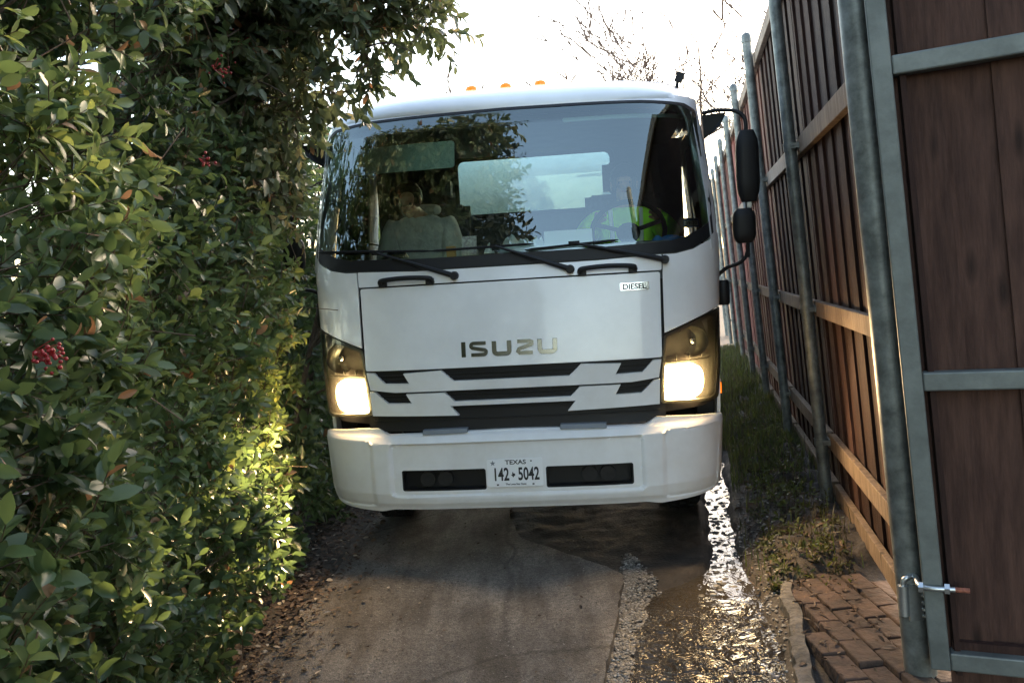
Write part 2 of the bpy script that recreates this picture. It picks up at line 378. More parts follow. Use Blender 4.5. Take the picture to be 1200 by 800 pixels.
# worn asphalt/concrete material
m = bpy.data.materials.new('worn driveway'); m.use_nodes = True; n = m.node_tree; b = n.nodes['Principled BSDF']
tc = n.nodes.new('ShaderNodeTexCoord')
def N(t, **k):
    x = n.nodes.new(t)
    for a_, v_ in k.items(): x.inputs[a_.replace('_', ' ')].default_value = v_
    return x
n1 = N('ShaderNodeTexNoise', Scale=1.6, Detail=8, Roughness=.6); n2 = N('ShaderNodeTexNoise', Scale=55, Detail=8, Roughness=.8); n3 = N('ShaderNodeTexVoronoi', Scale=140)
mp = n.nodes.new('ShaderNodeMapping'); mp.inputs['Scale'].default_value = (4.5, .9, 1); n.links.new(tc.outputs['Object'], mp.inputs[0])
n4 = N('ShaderNodeTexNoise', Scale=1.5, Detail=5)
n.links.new(mp.outputs[0], n4.inputs[0])
for q in (n1, n2, n3): n.links.new(tc.outputs['Object'], q.inputs[0])
c1 = n.nodes.new('ShaderNodeValToRGB'); c1.color_ramp.elements[0].position = .33; c1.color_ramp.elements[0].color = (.088, .082, .075, 1)
c1.color_ramp.elements[1].position = .66; c1.color_ramp.elements[1].color = (.205, .192, .176, 1); n.links.new(n1.outputs[0], c1.inputs[0])
c4 = n.nodes.new('ShaderNodeValToRGB'); c4.color_ramp.elements[0].position = .38; c4.color_ramp.elements[0].color = (.52, .50, .48, 1)
c4.color_ramp.elements[1].position = .58; c4.color_ramp.elements[1].color = (1, 1, 1, 1); n.links.new(n4.outputs[0], c4.inputs[0])
c2 = n.nodes.new('ShaderNodeValToRGB'); c2.color_ramp.elements[0].position = .36; c2.color_ramp.elements[0].color = (.45, .43, .41, 1)
c2.color_ramp.elements[1].position = .62; c2.color_ramp.elements[1].color = (1.25, 1.22, 1.2, 1); n.links.new(n2.outputs[0], c2.inputs[0])
x1 = n.nodes.new('ShaderNodeMixRGB'); x1.blend_type = 'MULTIPLY'; x1.inputs[0].default_value = 1
x2 = n.nodes.new('ShaderNodeMixRGB'); x2.blend_type = 'MULTIPLY'; x2.inputs[0].default_value = 1
n.links.new(c1.outputs[0], x1.inputs[1]); n.links.new(c4.outputs[0], x1.inputs[2]); n.links.new(x1.outputs[0], x2.inputs[1]); n.links.new(c2.outputs[0], x2.inputs[2])
n5 = N('ShaderNodeTexNoise', Scale=190, Detail=3); n.links.new(tc.outputs['Object'], n5.inputs[0])
c5 = n.nodes.new('ShaderNodeValToRGB'); c5.color_ramp.elements[0].position = .38; c5.color_ramp.elements[0].color = (.5, .49, .48, 1); c5.color_ramp.elements[1].position = .60; c5.color_ramp.elements[1].color = (1.3, 1.28, 1.25, 1)
n.links.new(n5.outputs[0], c5.inputs[0]); x5 = n.nodes.new('ShaderNodeMixRGB'); x5.blend_type = 'MULTIPLY'; x5.inputs[0].default_value = .9; n.links.new(x2.outputs[0], x5.inputs[1]); n.links.new(c5.outputs[0], x5.inputs[2])
ck = N('ShaderNodeTexVoronoi', Scale=.55); ck.feature = 'DISTANCE_TO_EDGE'          # hairline cracks
dw = N('ShaderNodeTexNoise', Scale=4, Detail=6); n.links.new(tc.outputs['Object'], dw.inputs[0])
dm = n.nodes.new('ShaderNodeMixRGB'); dm.inputs[0].default_value = .12; n.links.new(tc.outputs['Object'], dm.inputs[1]); n.links.new(dw.outputs['Color'], dm.inputs[2]); n.links.new(dm.outputs[0], ck.inputs['Vector'])
cm = n.nodes.new('ShaderNodeMapRange'); cm.inputs['From Min'].default_value = .002; cm.inputs['From Max'].default_value = .010; cm.inputs['To Min'].default_value = .5; cm.inputs['To Max'].default_value = 1
n.links.new(ck.outputs['Distance'], cm.inputs[0]); x3 = n.nodes.new('ShaderNodeMixRGB'); x3.blend_type = 'MULTIPLY'; x3.inputs[0].default_value = .8
n.links.new(x5.outputs[0], x3.inputs[1]); n.links.new(cm.outputs[0], x3.inputs[2])
n.links.new(x3.outputs[0], b.inputs['Base Color']); b.inputs['Roughness'].default_value = .85
bp = n.nodes.new('ShaderNodeBump'); bp.inputs['Strength'].default_value = .55; bp.inputs['Distance'].default_value = .006
ad = n.nodes.new('ShaderNodeMath'); ad.operation = 'ADD'; n.links.new(n2.outputs[0], ad.inputs[0]); n.links.new(n3.outputs[0], ad.inputs[1])
n.links.new(ad.outputs[0], bp.inputs['Height']); n.links.new(bp.outputs[0], b.inputs['Normal'])
M_DRIVE = m
left_e = edge_line([(-1.28, .6), (-1.26, 3.3), (-1.18, 4.0), (-1.13, 5.2), (-1.0, 7), (-.7, 13)], .03, .05, 3, 5)
right_e = edge_line([(.33, 13), (-.1, 7), (-.12, 5.6), (-.05, 5.15), (.13, 4.9), (.40, 4.52), (.47, 4.35), (.40, 4.0), (.30, 3.5), (.22, 3.1), (.1, .6)], .008, .03, 5, 7)
sheet('driveway', left_e+right_e, -.06, .028, M_DRIVE, amp=.006)
# darker tarmac that runs on under the truck
M_TAR = mat('old damp tarmac', (.035, .032, .03), .5, col2=(.075, .068, .06), vscale=6, bump=.5, bscale=50)
# running water in the gutter
m = bpy.data.materials.new('rippling water'); m.use_nodes = True; n = m.node_tree; b = n.nodes['Principled BSDF']
b.inputs['Base Color'].default_value = (.035, .03, .024, 1); b.inputs['Roughness'].default_value = .05; b.inputs['Specular IOR Level'].default_value = .30
tc = n.nodes.new('ShaderNodeTexCoord')
mp = n.nodes.new('ShaderNodeMapping'); mp.inputs['Scale'].default_value = (1, .8, 1); n.links.new(tc.outputs['Object'], mp.inputs[0])
wn = N('ShaderNodeTexNoise', Scale=13, Detail=3, Roughness=.5, Distortion=.8); n.links.new(mp.outputs[0], wn.inputs[0])
bp = n.nodes.new('ShaderNodeBump'); bp.inputs['Distance'].default_value = .055
sx_ = n.nodes.new('ShaderNodeSeparateXYZ'); n.links.new(tc.outputs['Object'], sx_.inputs[0])
wj = N('ShaderNodeTexNoise', Scale=3.0); n.links.new(tc.outputs['Object'], wj.inputs[0])
wa = n.nodes.new('ShaderNodeMath'); wa.operation = 'ADD'; n.links.new(sx_.outputs[1], wa.inputs[0]); n.links.new(wj.outputs[0], wa.inputs[1])
wr = n.nodes.new('ShaderNodeMapRange'); wr.inputs['From Min'].default_value = 4.35; wr.inputs['From Max'].default_value = 4.75
wr.inputs['To Min'].default_value = 1.0; wr.inputs['To Max'].default_value = .15; n.links.new(wa.outputs[0], wr.inputs[0]); n.links.new(wr.outputs[0], bp.inputs['Strength'])
n.links.new(wn.outputs[0], bp.inputs['Height']); n.links.new(bp.outputs[0], b.inputs['Normal'])
M_WATER = m
bm = bmesh.new(); gx = np.arange(-.75, .76, .025); gy = np.arange(.8, 7.4, .03)
vv = [[bm.verts.new((gully_c(y)+x, y, -.045+.004*noise.noise(((gully_c(y)+x)*14, y*11, 1))+.003*noise.noise(((gully_c(y)+x)*33, y*28, 4)))) for x in gx] for y in gy]
for j in range(len(gy)-1):
    for i in range(len(gx)-1): bm.faces.new((vv[j][i], vv[j][i+1], vv[j+1][i+1], vv[j+1][i]))
tag(build('water', bm, M_WATER, recalc=False, ang=180), kind='structure')

# pebbles between slab and water (uncountable)
def ico_verts():
    bm = bmesh.new(); bmesh.ops.create_icosphere(bm, subdivisions=1, radius=1); v = np.array([tuple(x.co) for x in bm.verts]); f = np.array([[x.index for x in f.verts] for f in bm.faces]); bm.free(); return v, f
IV, IF = ico_verts()
def pebbles(name, pts, size, m, squash=.6):
    n = len(pts); th = RNG.uniform(0, 6.28, n); c, s = np.cos(th), np.sin(th)
    sc = np.stack([size*RNG.uniform(.7, 1.3, n), size*RNG.uniform(.6, 1, n), size*squash*RNG.uniform(.6, 1, n)], 1)
    v = IV[None]*sc[:, None]*(1+RNG.normal(0, .12, (n, len(IV), 1)))
    x = v[..., 0]*c[:, None]-v[..., 1]*s[:, None]; y = v[..., 0]*s[:, None]+v[..., 1]*c[:, None]
    V = np.stack([x, y, v[..., 2]], -1)+pts[:, None]
    F_ = (IF.ravel()[None]+(np.arange(n)*len(IV))[:, None]).ravel()
    o = np_mesh(name, V.reshape(-1, 3), F_, np.full(n*len(IF), 3), np.repeat(RNG.random(n), len(IV)), m)
    o.data.polygons.foreach_set('use_smooth', np.zeros(len(o.data.polygons), bool)); return o
M_PEB = leaf_mat('wet pebbles', [(0, (.035, .032, .028)), (.5, (.095, .088, .078)), (.85, (.17, .16, .14)), (1, (.32, .30, .27))], 0, .6)
pp = []
while len(pp) < 7000:
    y = 2.6+RNG.random()*2.6; t = RNG.random()**1.2
    xe = np.interp(y, [2.6, 3.1, 3.5, 4.0, 4.35, 5.2], [.17, .22, .30, .40, .47, .62]); wd_ = .30 if y < 3.9 else .30*max(0, 1-(y-3.9)/.9)
    if y > 4.1 and RNG.random() < (y-4.1)/.7: continue
    x = xe+t*wd_+RNG.normal(0, .012)
    if x > gully_c(y)-.08: continue
    pp.append((x, y, zt(x, y)+.004))
for _ in range(700):
    y = RNG.uniform(2.6, 5.6); c_ = gully_c(y); x = c_+RNG.uniform(.13, .34); pp.append((x, y, zt(x, y)+.002))
tag(pebbles('gravel', np.array(pp), .0095, M_PEB), 'small wet gravel between the broken slab edge and the water', 'gravel', kind='stuff')
pst = []  # stones added to break up the white sky reflection in the water
for _ in range(130):
    y = RNG.uniform(4.15, 6.6); x = gully_c(y)+RNG.normal(.02, .05); pst.append((x, y, -.048))
tag(pebbles('stones', np.array(pst), .022, M_PEB), 'stones added to break up the bright reflection on the shallow water beside the truck', 'stones', kind='stuff')
pp = []
for _ in range(1500):
    x = RNG.uniform(-1.05, .3); y = RNG.uniform(2.6, 5.0)
    pp.append((x, y, .033))
tag(pebbles('grit', np.array(pp), .0038, M_PEB), 'loose grit scattered over the driveway slab', 'grit', kind='stuff')

# dead leaves and chips: verge on the left, a few on the slab
nL = 5200
x = np.minimum(-1.02+RNG.normal(-.30, .17, nL), -.75+RNG.normal(-.1, .05, nL)); y = RNG.uniform(2.2, 7.5, nL)
x2 = RNG.uniform(-1.0, .35, 160); y2 = RNG.uniform(2.6, 5.6, 160); x = np.concatenate([x, x2]); y = np.concatenate([y, y2])
z = np.array([max(zt(a, c), .036 if a > -1.27 else -9) + .006 for a, c in zip(x, y)])
n_ = len(x); th = RNG.uniform(0, 6.28, n_)
D = np.stack([np.cos(th), np.sin(th), RNG.normal(0, .25, n_)], 1); Nn = np.stack([RNG.normal(0, .3, n_), RNG.normal(0, .3, n_), np.ones(n_)], 1)
L_ = RNG.uniform(.012, .045, n_); L_[-160:] *= .55
nb_ = 1350; yb_ = 2.95+5.05*RNG.random(nb_)**.62; xb_ = np.array([RNG.uniform(gully_c(a)+(.16 if a > 4 else .30), 1.36+.2126*(a-3.05)) for a in yb_])
tb_ = RNG.uniform(0, 6.28, nb_)
lb = leaves('bank_litter', np.stack([xb_, yb_, np.array([max(zt(a, c)+.012, .042 if c < 4.05 else -1) for a, c in zip(xb_, yb_)])], 1), np.stack([np.cos(tb_), np.sin(tb_), RNG.normal(0, .5, nb_)], 1), np.stack([RNG.normal(0, .6, nb_), RNG.normal(0, .6, nb_), np.ones(nb_)], 1), RNG.uniform(.015, .06, nb_), RNG.uniform(.006, .022, nb_), RNG.uniform(0, .97, nb_), M_LITTER, None)
tag(lb, 'dead leaves and debris on the bank at the foot of the fence', 'leaf litter', kind='stuff')
lo = leaves('leaf_litter', np.stack([x, y, z], 1), D, Nn, L_, L_*RNG.uniform(.3, .8, n_), RNG.random(n_), M_LITTER, None)
tag(lo, 'brown dead leaves and chips along the foot of the hedge', 'leaf litter', kind='stuff')

# brick pavers by the gate post and the crumbling concrete edging
bm = bmesh.new(); random.seed(3)
ang = radians(14)
for i in range(-1, 6):
    for j in range(-2, 5):
        L = .205; Wd = .10
        u = (i+.5*(j % 2)*0+random.uniform(-.02, .02))*L+(.0 if j % 2 else .1); v = j*Wd*1.04
        cx, cy = 1.16+.10, 3.15
        # courses run across, slightly off square
        a = ang+radians(-78); X = cx+u*cos(ang+1.35)+v*cos(ang-.2); Y = cy+u*sin(ang+1.35)+v*sin(ang-.2)
        if not (X > 1.07+.23*(Y-3.13)+.05*math.sin(Y*9) and X < 1.72+.2*(Y-3.05) and 2.75 < Y < 4.08): continue
        box(bm, (X, Y, .006+random.uniform(-.009, .009)), (L-.008, Wd-.006, .06), Matrix.Rotation(ang+1.35+random.uniform(-.03, .03), 3, 'Z') @ Matrix.Rotation(random.uniform(-.06, .06), 3, 'X'))
tag(build('brick_path', bm, M_BRICK, bev=.006, smooth=False), kind='structure')
bm = bmesh.new()
rings = []
for k in range(46):
    y = 2.7+k*.03; xc = 1.0+.25*(y-3.13)+.04*noise.noise((y*4, 0, 0)); wd = .036+.02*noise.noise((y*9, 3, 0)); h = .05+.012*noise.noise((y*8, 5, 1))
    rings.append([(xc-wd+.01*noise.noise((y*30, 1, 1)), y, -.07), (xc-wd*.9+.012*noise.noise((y*25, 1, 5)), y, h-.01), (xc-wd*.3, y, h+.006*noise.noise((y*30, 1, 9))), (xc+wd*.7, y, h), (xc+wd, y, -.05)])
loft(bm, rings); tag(build('kerb', bm, M_CONC, ang=50), kind='structure')

# ================================================================ FENCE (line leans slightly over the driveway)
FA = radians(12.0); FS, FC = sin(FA), cos(FA); LEAN = -.042
def FP(s, o, z): return Vector((1.40+FS*s-FC*o+LEAN*z, 3.05+FC*s+FS*o, z))
def fbox(bm, s0, s1, o0, o1, z0, z1, jit=0, zj=0):
    vs = []
    for z in (z0, z1):
        for (s, o) in ((s0, o0), (s1, o0), (s1, o1), (s0, o1)):
            vs.append(bm.verts.new(FP(s, o, z+zj*0)+Vector((random.uniform(-jit, jit), 0, 0))))
    t_ = random.uniform(-.42, .42); ly = bm.verts.layers.float.get('tint')
    if ly:
        for v_ in vs: v_[ly] = t_
    f = [(0, 1, 2, 3), (4, 7, 6, 5), (0, 4, 5, 1), (1, 5, 6, 2), (2, 6, 7, 3), (3, 7, 4, 0)]
    return [bm.faces.new([vs[i] for i in q]) for q in f]
def boards(bm, s0, s1, z0, z1, o=-.085, wd=.14, gap=.004, th=.018, lap=True):
    s = s0; k = 0
    if not bm.verts.layers.float.get('tint'): bm.verts.layers.float.new('tint')
    while s < s1-.03:
        e = min(s+wd, s1); oo = o-(.016 if (k % 2 and lap) else 0)+random.uniform(-.003, .003)
        fbox(bm, s+gap/2-(.012 if (k % 2 and lap) else 0), e-gap/2+(.012 if (k % 2 and lap) else 0), oo-th, oo, z0+random.uniform(-.01, .01), z1+random.uniform(-.006, .006), .0015)
        s = e; k += 1
random.seed(11)
fence = empty('wooden_fence', FP(0, 0, 0), 'tall dark red-brown board fence on steel posts, leaning along the right side of the alley', 'fence')
fl = -Vector(FP(0, 0, 0))
SP = [2.13, 4.15, 6.15, 8.1, 10.1, 12.1, 14.1, 16.1]
for i in range(7):
    a = (.06 if i == 0 else SP[i-1]); b_ = SP[i]
    bm = bmesh.new(); boards(bm, a if i else -.16, b_, .10, 3.28)
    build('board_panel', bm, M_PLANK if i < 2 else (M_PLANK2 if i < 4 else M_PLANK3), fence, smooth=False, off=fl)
    for (zz, mm, hh) in ((.16, M_RAIL, .10), (.47, M_RAIL, .10), (1.28, M_RAIL, .09), (2.25, M_RAILG if i else M_RAIL, .10), (3.24, M_RAILG, .10)):
        bm = bmesh.new(); fbox(bm, a+.03, b_-.03, -.083, -.045, zz-hh/2, zz+hh/2, .002)
        build('rail', bm, mm, fence, smooth=False, bev=.004, off=fl)
for i, s in enumerate(SP):
    bm = bmesh.new(); hz = 3.42
    tube(bm, [FP(s, 0, -.2), FP(s, 0, hz)], .0365, 20)
    po = build('post', bm, M_GALV, fence, off=fl)
    bm = bmesh.new(); tube(bm, [FP(s, 0, hz-.05), FP(s, 0, hz), FP(s, 0, hz+.015), FP(s, 0, hz+.03)], [.042, .042, .036, .014], 20)
    build('cap', bm, M_GALV, po, off=fl)
    for zz in (.47, 1.28, 2.25):
        bm = bmesh.new(); tube(bm, [FP(s, 0, zz-.022), FP(s, 0, zz+.022)], .041, 20)
        fbox(bm, s-.05, s+.05, -.046, -.040, zz-.02, zz+.02)
        fbox(bm, s-.062, s-.05, -.046, -.0, zz-.014, zz+.014); tube(bm, [FP(s-.056, -.03, zz), FP(s-.056, .0, zz)], .009, 6)
        build('bracket', bm, M_GALV, po, off=fl, ang=30)

# gate post, thick pipe
gp = FP(0, .0, 0)
bm = bmesh.new(); tube(bm, [FP(0, 0, -.3), FP(0, 0, 3.6)], .056, 32)
gpost = build('gate_post', bm, M_GALV, off=-gp); gpost.location = gp
tag(gpost, 'thick galvanised pipe post carrying the gate hinge', 'gate post')
bm = bmesh.new()   # weld tab and hinge barrel
GA = radians(115.4); gd = Vector((sin(GA), cos(GA), 0)); gn = Vector((-cos(GA)*-1, 0, 0))
gnv = Vector((cos(GA), -sin(GA), 0))      # gate normal, towards the camera side
if gnv.y > 0: gnv = -gnv
H0 = Vector((1.38, 2.92, 0))
def GP(s, o, z): return H0+gd*s+gnv*o+Vector((-.044*z, 0, z))
hz = .335
def hinge(zc):
    bm = bmesh.new()
    c = FP(0, 0, zc); b0 = c+Vector((-.058, -.050, 0))
    tube(bm, [b0+Vector((0, 0, -.055)), b0+Vector((0, 0, .055))], .019, 18)
    box(bm, tuple(c+Vector((-.018, -.056, -.01))), (.05, .012, .13))
    for k in range(5): 
        vs = bmesh.ops.create_icosphere(bm, subdivisions=1, radius=.009)['verts']; bmesh.ops.translate(bm, verts=vs, vec=c+Vector((.008, -.062, -.06+k*.025)))
    return build('hinge_barrel', bm, M_ZINC, gpost, off=-gp), b0
hb, b0 = hinge(hz)
gate = empty('metal_framed_gate', H0, 'gate of dark stained boards in a grey steel frame at the right edge', 'gate')
go = -H0
GW = 2.4
def gbox(bm, s0, s1, o0, o1, z0, z1):
    vs = [bm.verts.new(GP(s, o, z)) for z in (z0, z1) for (s, o) in ((s0, o0), (s1, o0), (s1, o1), (s0, o1))]
    t_ = random.uniform(-.42, .42); ly = bm.verts.layers.float.get('tint')
    if ly:
        for v_ in vs: v_[ly] = t_
    for q in [(0, 1, 2, 3), (4, 7, 6, 5), (0, 4, 5, 1), (1, 5, 6, 2), (2, 6, 7, 3), (3, 7, 4, 0)]: bm.faces.new([vs[i] for i in q])
def member(s0, s1, z0, z1, nm='frame_rail'):
    bm = bmesh.new(); gbox(bm, s0, s1, -.03, .03, z0, z1); return build(nm, bm, M_GALVD, gate, smooth=False, bev=.006, off=go)
member(0, .064, .122, 3.3, 'frame_stile'); member(GW-.064, GW, .122, 3.3, 'frame_stile')
for zz in (.157, 1.14, 2.20, 3.27): member(.0645, GW-.0645, zz-.032, zz+.032)
bm = bmesh.new(); bm.verts.layers.float.new('tint'); s = .062; k = 0
random.seed(5)
while s < GW-.05:
    e = min(s+.145, GW-.01); oo = -.034-(.018 if k % 2 else 0)+random.uniform(-.002, .002)
    gbox(bm, s-(.012 if k % 2 else 0), e+(.012 if k % 2 else -.003), oo-.018, oo, .03+random.uniform(-.008, .008), 3.32); s = e; k += 1
build('board_panel', bm, M_GBOARD, gate, smooth=False, off=go)
bm = bmesh.new(); gbox(bm, .075, GW-.07, -.033, -.006, .190, .218); build('bottom_batten', bm, M_PLANK, gate, smooth=False, off=go)
bm = bmesh.new()
pb = GP(.075, .0, hz+.085); e0 = b0+Vector((0, 0, .02))
tube(bm, catmull([b0+Vector((0, 0, -.03)), b0+Vector((0, 0, .06)), b0+Vector((.012, -.004, .082)), b0+Vector((.04, -.01, .088)), GP(0, .036, hz+.088), GP(.10, .04, hz+.088)], 6), .0095, 12)
hp = build('hinge_pin', bm, M_ZINC, gate, off=go)
bm = bmesh.new(); tube(bm, [GP(.10, .04, hz+.088), GP(.145, .042, hz+.088)], .0085, 10); build('bolt_thread', bm, M_RUST, hp, off=go)
for s_ in (-.014, .068):
    bm = bmesh.new(); tube(bm, [GP(s_, .037, hz+.088), GP(s_+.016, .037, hz+.088)], .019, 6); build('nut', bm, M_ZINC, hp, off=go, ang=20)

# neighbour's red-brown fence boards further on are part of the same fence; house beyond the fence behind the photographer

# ================================================================ HEDGE ON THE LEFT
def face_x(y, z):
    a = nz(y, z, 1.1, 3)*.20+nz(y, z, 3.1, 8)*.11
    b = -1.08+a-np.clip(.7-z, 0, 1)*.36-np.clip(y-4.3, 0, 4)*.0+np.clip(2.3-y, 0, 2)*.05
    b += .10*np.exp(-((y-4.45)/.35)**2)*np.exp(-((z-1.5)/.8)**2)*0
    b = np.where(y > 4.5, np.minimum(b, -1.30), b)        # the lorry has brushed this part back
    b = np.where((y > 3.7) & (y <= 4.5), np.clip(b, -1.09, -.97)-np.clip(.75-z, 0, 1)*.34-.14*np.clip((1.45-z)/.2, 0, 1), b)
    return b
SHR = [  # y0, y1, top, sprigs/m2, leaf, label
 (1.1, 2.75, 3.5, 430, .074, 'nearest glossy green shrub with broad leaves, filling the left edge of the picture'),
 (2.75, 3.75, 3.5, 420, .070, 'glossy green shrub in the middle of the hedge, lit yellow low down by the headlight'),
 (3.75, 4.75, 3.3, 430, .066, 'glossy green shrub right beside the front corner of the white truck'),
 (4.75, 7.2, 3.0, 150, .085, 'dark shrub standing alongside the truck cab, mostly hidden behind it'),
 (7.2, 11.5, 3.2, 70, .12, 'farthest dark shrub of the hedge, behind the truck cab'),
 (-2.2, 1.1, 3.2, 60, .12, 'shrub of the hedge beside the photographer, outside the left edge')]
def add_stems(root, y0, y1, n, top, seed, xr=(-1.95, -1.6)):
    random.seed(seed); bm = bmesh.new()
    for k in range(n):
        y = y0+(k+.5)*(y1-y0)/n+random.uniform(-.1, .1); x = random.uniform(*xr); p = Vector((x, y, -.05)); pts = [p.copy()]; rr = [.028]
        d = Vector((random.uniform(-.1, .35), random.uniform(-.2, .2), 1)).normalized()
        for i in range(8):
            d = (d+Vector((random.uniform(-.15, .22), random.uniform(-.2, .2), .12))*.6).normalized(); p = p+d*top/8; pts.append(p.copy()); rr.append(.028*(1-.1*(i+1)))
            if i > 1:
                q = p.copy(); dd = Vector((random.uniform(.2, 1), random.uniform(-.8, .8), random.uniform(.1, .7))).normalized(); bp_ = [q.copy()]
                for j in range(4): dd = (dd+Vector((0, random.uniform(-.3, .3), random.uniform(-.25, .25)))).normalized(); q = q+dd*.13; bp_.append(q.copy())
                tube(bm, bp_, [.010, .008, .006, .0045, .003], 5)
        tube(bm, pts, rr, 7)
    return build('stems', bm, M_BARK, root)
def berries(root, c, n=16, r=.035, seed=0):
    random.seed(seed); bm = bmesh.new()
    for k in range(n):
        p = Vector((random.gauss(0, 1), random.gauss(0, 1), random.gauss(0, 1)))*r*.55+Vector(c)
        vs = bmesh.ops.create_icosphere(bm, subdivisions=2, radius=random.uniform(.003, .0055))['verts']; bmesh.ops.translate(bm, verts=vs, vec=p)
        if k % 3 == 0: tube(bm, [p, Vector(c)+Vector((-.03, 0, .01))], .0012, 4)
    return build('berry_cluster', bm, M_BERRY, root)
for i, (y0, y1, top, dens, lf, lab) in enumerate(SHR):
    root = empty('evergreen_shrub', (0, 0, 0), lab, 'shrub', 'evergreen shrubs of the hedge')
    n = int((y1-y0)*top*dens)
    y = RNG.uniform(y0, y1, n); z = RNG.uniform(.02, top, n)
    dep = RNG.exponential(.17, n); dep = np.where(dep > .8, RNG.uniform(0, .8, n), dep)
    keep = np.ones(n, bool)
    if i < 4:
        g_ = nz(y, z, 2.3, 20)
        hi = np.clip((z-1.75)/.8, 0, 1)
        keep = (RNG.random(n) > hi*.12) & ~((g_ < -.16) & (hi > .3) & (RNG.random(n) < .93)) & ~((g_ < -.34) & (dep < .35))
        keep &= ~((hi > .4) & (dep > .7))
    y, z, dep = y[keep], z[keep], dep[keep]; n = len(y)
    x = face_x(y, z)-dep
    D = np.stack([RNG.normal(.75, .35, n), RNG.normal(-.25, .55, n), RNG.normal(.35, .5, n)], 1)
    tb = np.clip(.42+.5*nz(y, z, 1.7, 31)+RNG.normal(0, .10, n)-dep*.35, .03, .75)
    if i < 4: tb = np.where(RNG.random(n) < .03, .85, tb)
    up_ = z > 2.0
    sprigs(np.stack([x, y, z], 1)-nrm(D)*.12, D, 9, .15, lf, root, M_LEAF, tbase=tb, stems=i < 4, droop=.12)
    # big inner leaves added to stop light leaking through, tinted dark like shade
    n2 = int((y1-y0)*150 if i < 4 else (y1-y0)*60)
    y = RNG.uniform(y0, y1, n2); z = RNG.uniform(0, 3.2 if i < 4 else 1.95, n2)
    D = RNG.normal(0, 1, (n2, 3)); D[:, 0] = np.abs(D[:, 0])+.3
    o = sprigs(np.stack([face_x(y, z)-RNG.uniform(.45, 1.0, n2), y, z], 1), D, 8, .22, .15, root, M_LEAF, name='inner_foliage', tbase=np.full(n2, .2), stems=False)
    add_stems(root, y0, y1, max(2, int((y1-y0)*2.6)), top*.92, 40+i)
    if i == 0:
        berries(root, (-.985, 1.81, 1.53), 44, .030, 1)
    if i == 1: berries(root, (-.98, 2.95, 2.10), 10, .03, 4); berries(root, (-1.02, 3.35, 2.5), 16, .04, 5)
    if i == 2: berries(root, (-1.08, 3.85, 2.74), 22, .045, 6)

# tree whose boughs hang over the cab
def crown(blobs, dens, leaf, root, m, dirz=.0, droop=.35, k=9, tb=.45, slen=.17, shell=.0, name='foliage', stems=True):
    Cs, Ds, Ts = [], [], []
    for (c, r, ) in blobs:
        r = np.array(r if hasattr(r, '__len__') else (r, r, r)); n = int(4.19*r[0]*r[1]*r[2]*dens)
        d = nrm(RNG.normal(0, 1, (n, 3))); rad = RNG.random(n)**(1/3.0 if not shell else 1/6.)
        p = np.array(c)+d*r*rad[:, None]*(1+.25*np.array([noise.noise(Vector(q)*2.2) for q in d])[:, None])
        Cs.append(p); dd = d+RNG.normal(0, .5, (n, 3)); dd[:, 2] += dirz; Ds.append(dd)
        Ts.append(np.clip(tb+RNG.normal(0, .12, n)+.2*np.array([noise.noise(Vector(q)*1.6) for q in p]), .03, .85))
    return sprigs(np.concatenate(Cs), np.concatenate(Ds), k, slen, leaf, root, m, name=name, tbase=np.concatenate(Ts), droop=droop, stems=stems)
def limb(bm, pts, r0, r1, seg=8):
    pp = catmull(pts, 6); tube(bm, pp, [r0+(r1-r0)*i/(len(pp)-1) for i in range(len(pp))], seg); return pp
tree = empty('evergreen_tree', (-1.95, 4.5, 0), 'small evergreen tree whose leafy boughs hang over the left top corner of the cab', 'tree')
to = Vector((1.95, -4.5, 0))
bm = bmesh.new()
limb(bm, [(-1.95, 4.5, -.1), (-1.9, 4.45, 1.2), (-1.75, 4.35, 2.2), (-1.5, 4.3, 2.9), (-1.25, 4.2, 3.8)], .075, .03)
build('trunk', bm, M_BARK, tree, off=to)
for pts, a, b_ in (([(-1.62, 4.3, 2.55), (-1.25, 4.15, 2.9), (-.85, 4.15, 3.1), (-.45, 4.25, 3.12), (-.2, 4.3, 3.2)], .028, .006),
                   ([(-1.1, 4.15, 2.98), (-.85, 4.2, 2.95), (-.62, 4.2, 2.80), (-.55, 4.2, 2.66)], .012, .003),
                   ([(-1.6, 4.3, 2.7), (-1.3, 3.8, 3.0), (-1.1, 3.3, 3.1), (-.85, 3.0, 3.1)], .026, .006),
                   ([(-1.7, 4.35, 2.35), (-1.45, 4.1, 2.55), (-1.2, 4.0, 2.6), (-1.0, 4.1, 2.55)], .018, .004),
                   ([(-1.4, 4.25, 3.2), (-.9, 4.3, 3.5), (-.4, 4.4, 3.55)], .02, .005)):
    bm = bmesh.new(); pp = limb(bm, pts, a, b_)
    random.seed(len(pts)*7)
    for q in pp[4::3]:
        e_ = q+Vector((random.uniform(-.1, .35), random.uniform(-.3, .3), random.uniform(-.2, .3))); limb(bm, [q, (q+e_)/2+Vector((0, 0, .04)), e_], .006, .0025, 5)
    build('limb', bm, M_BARK, tree, off=to)
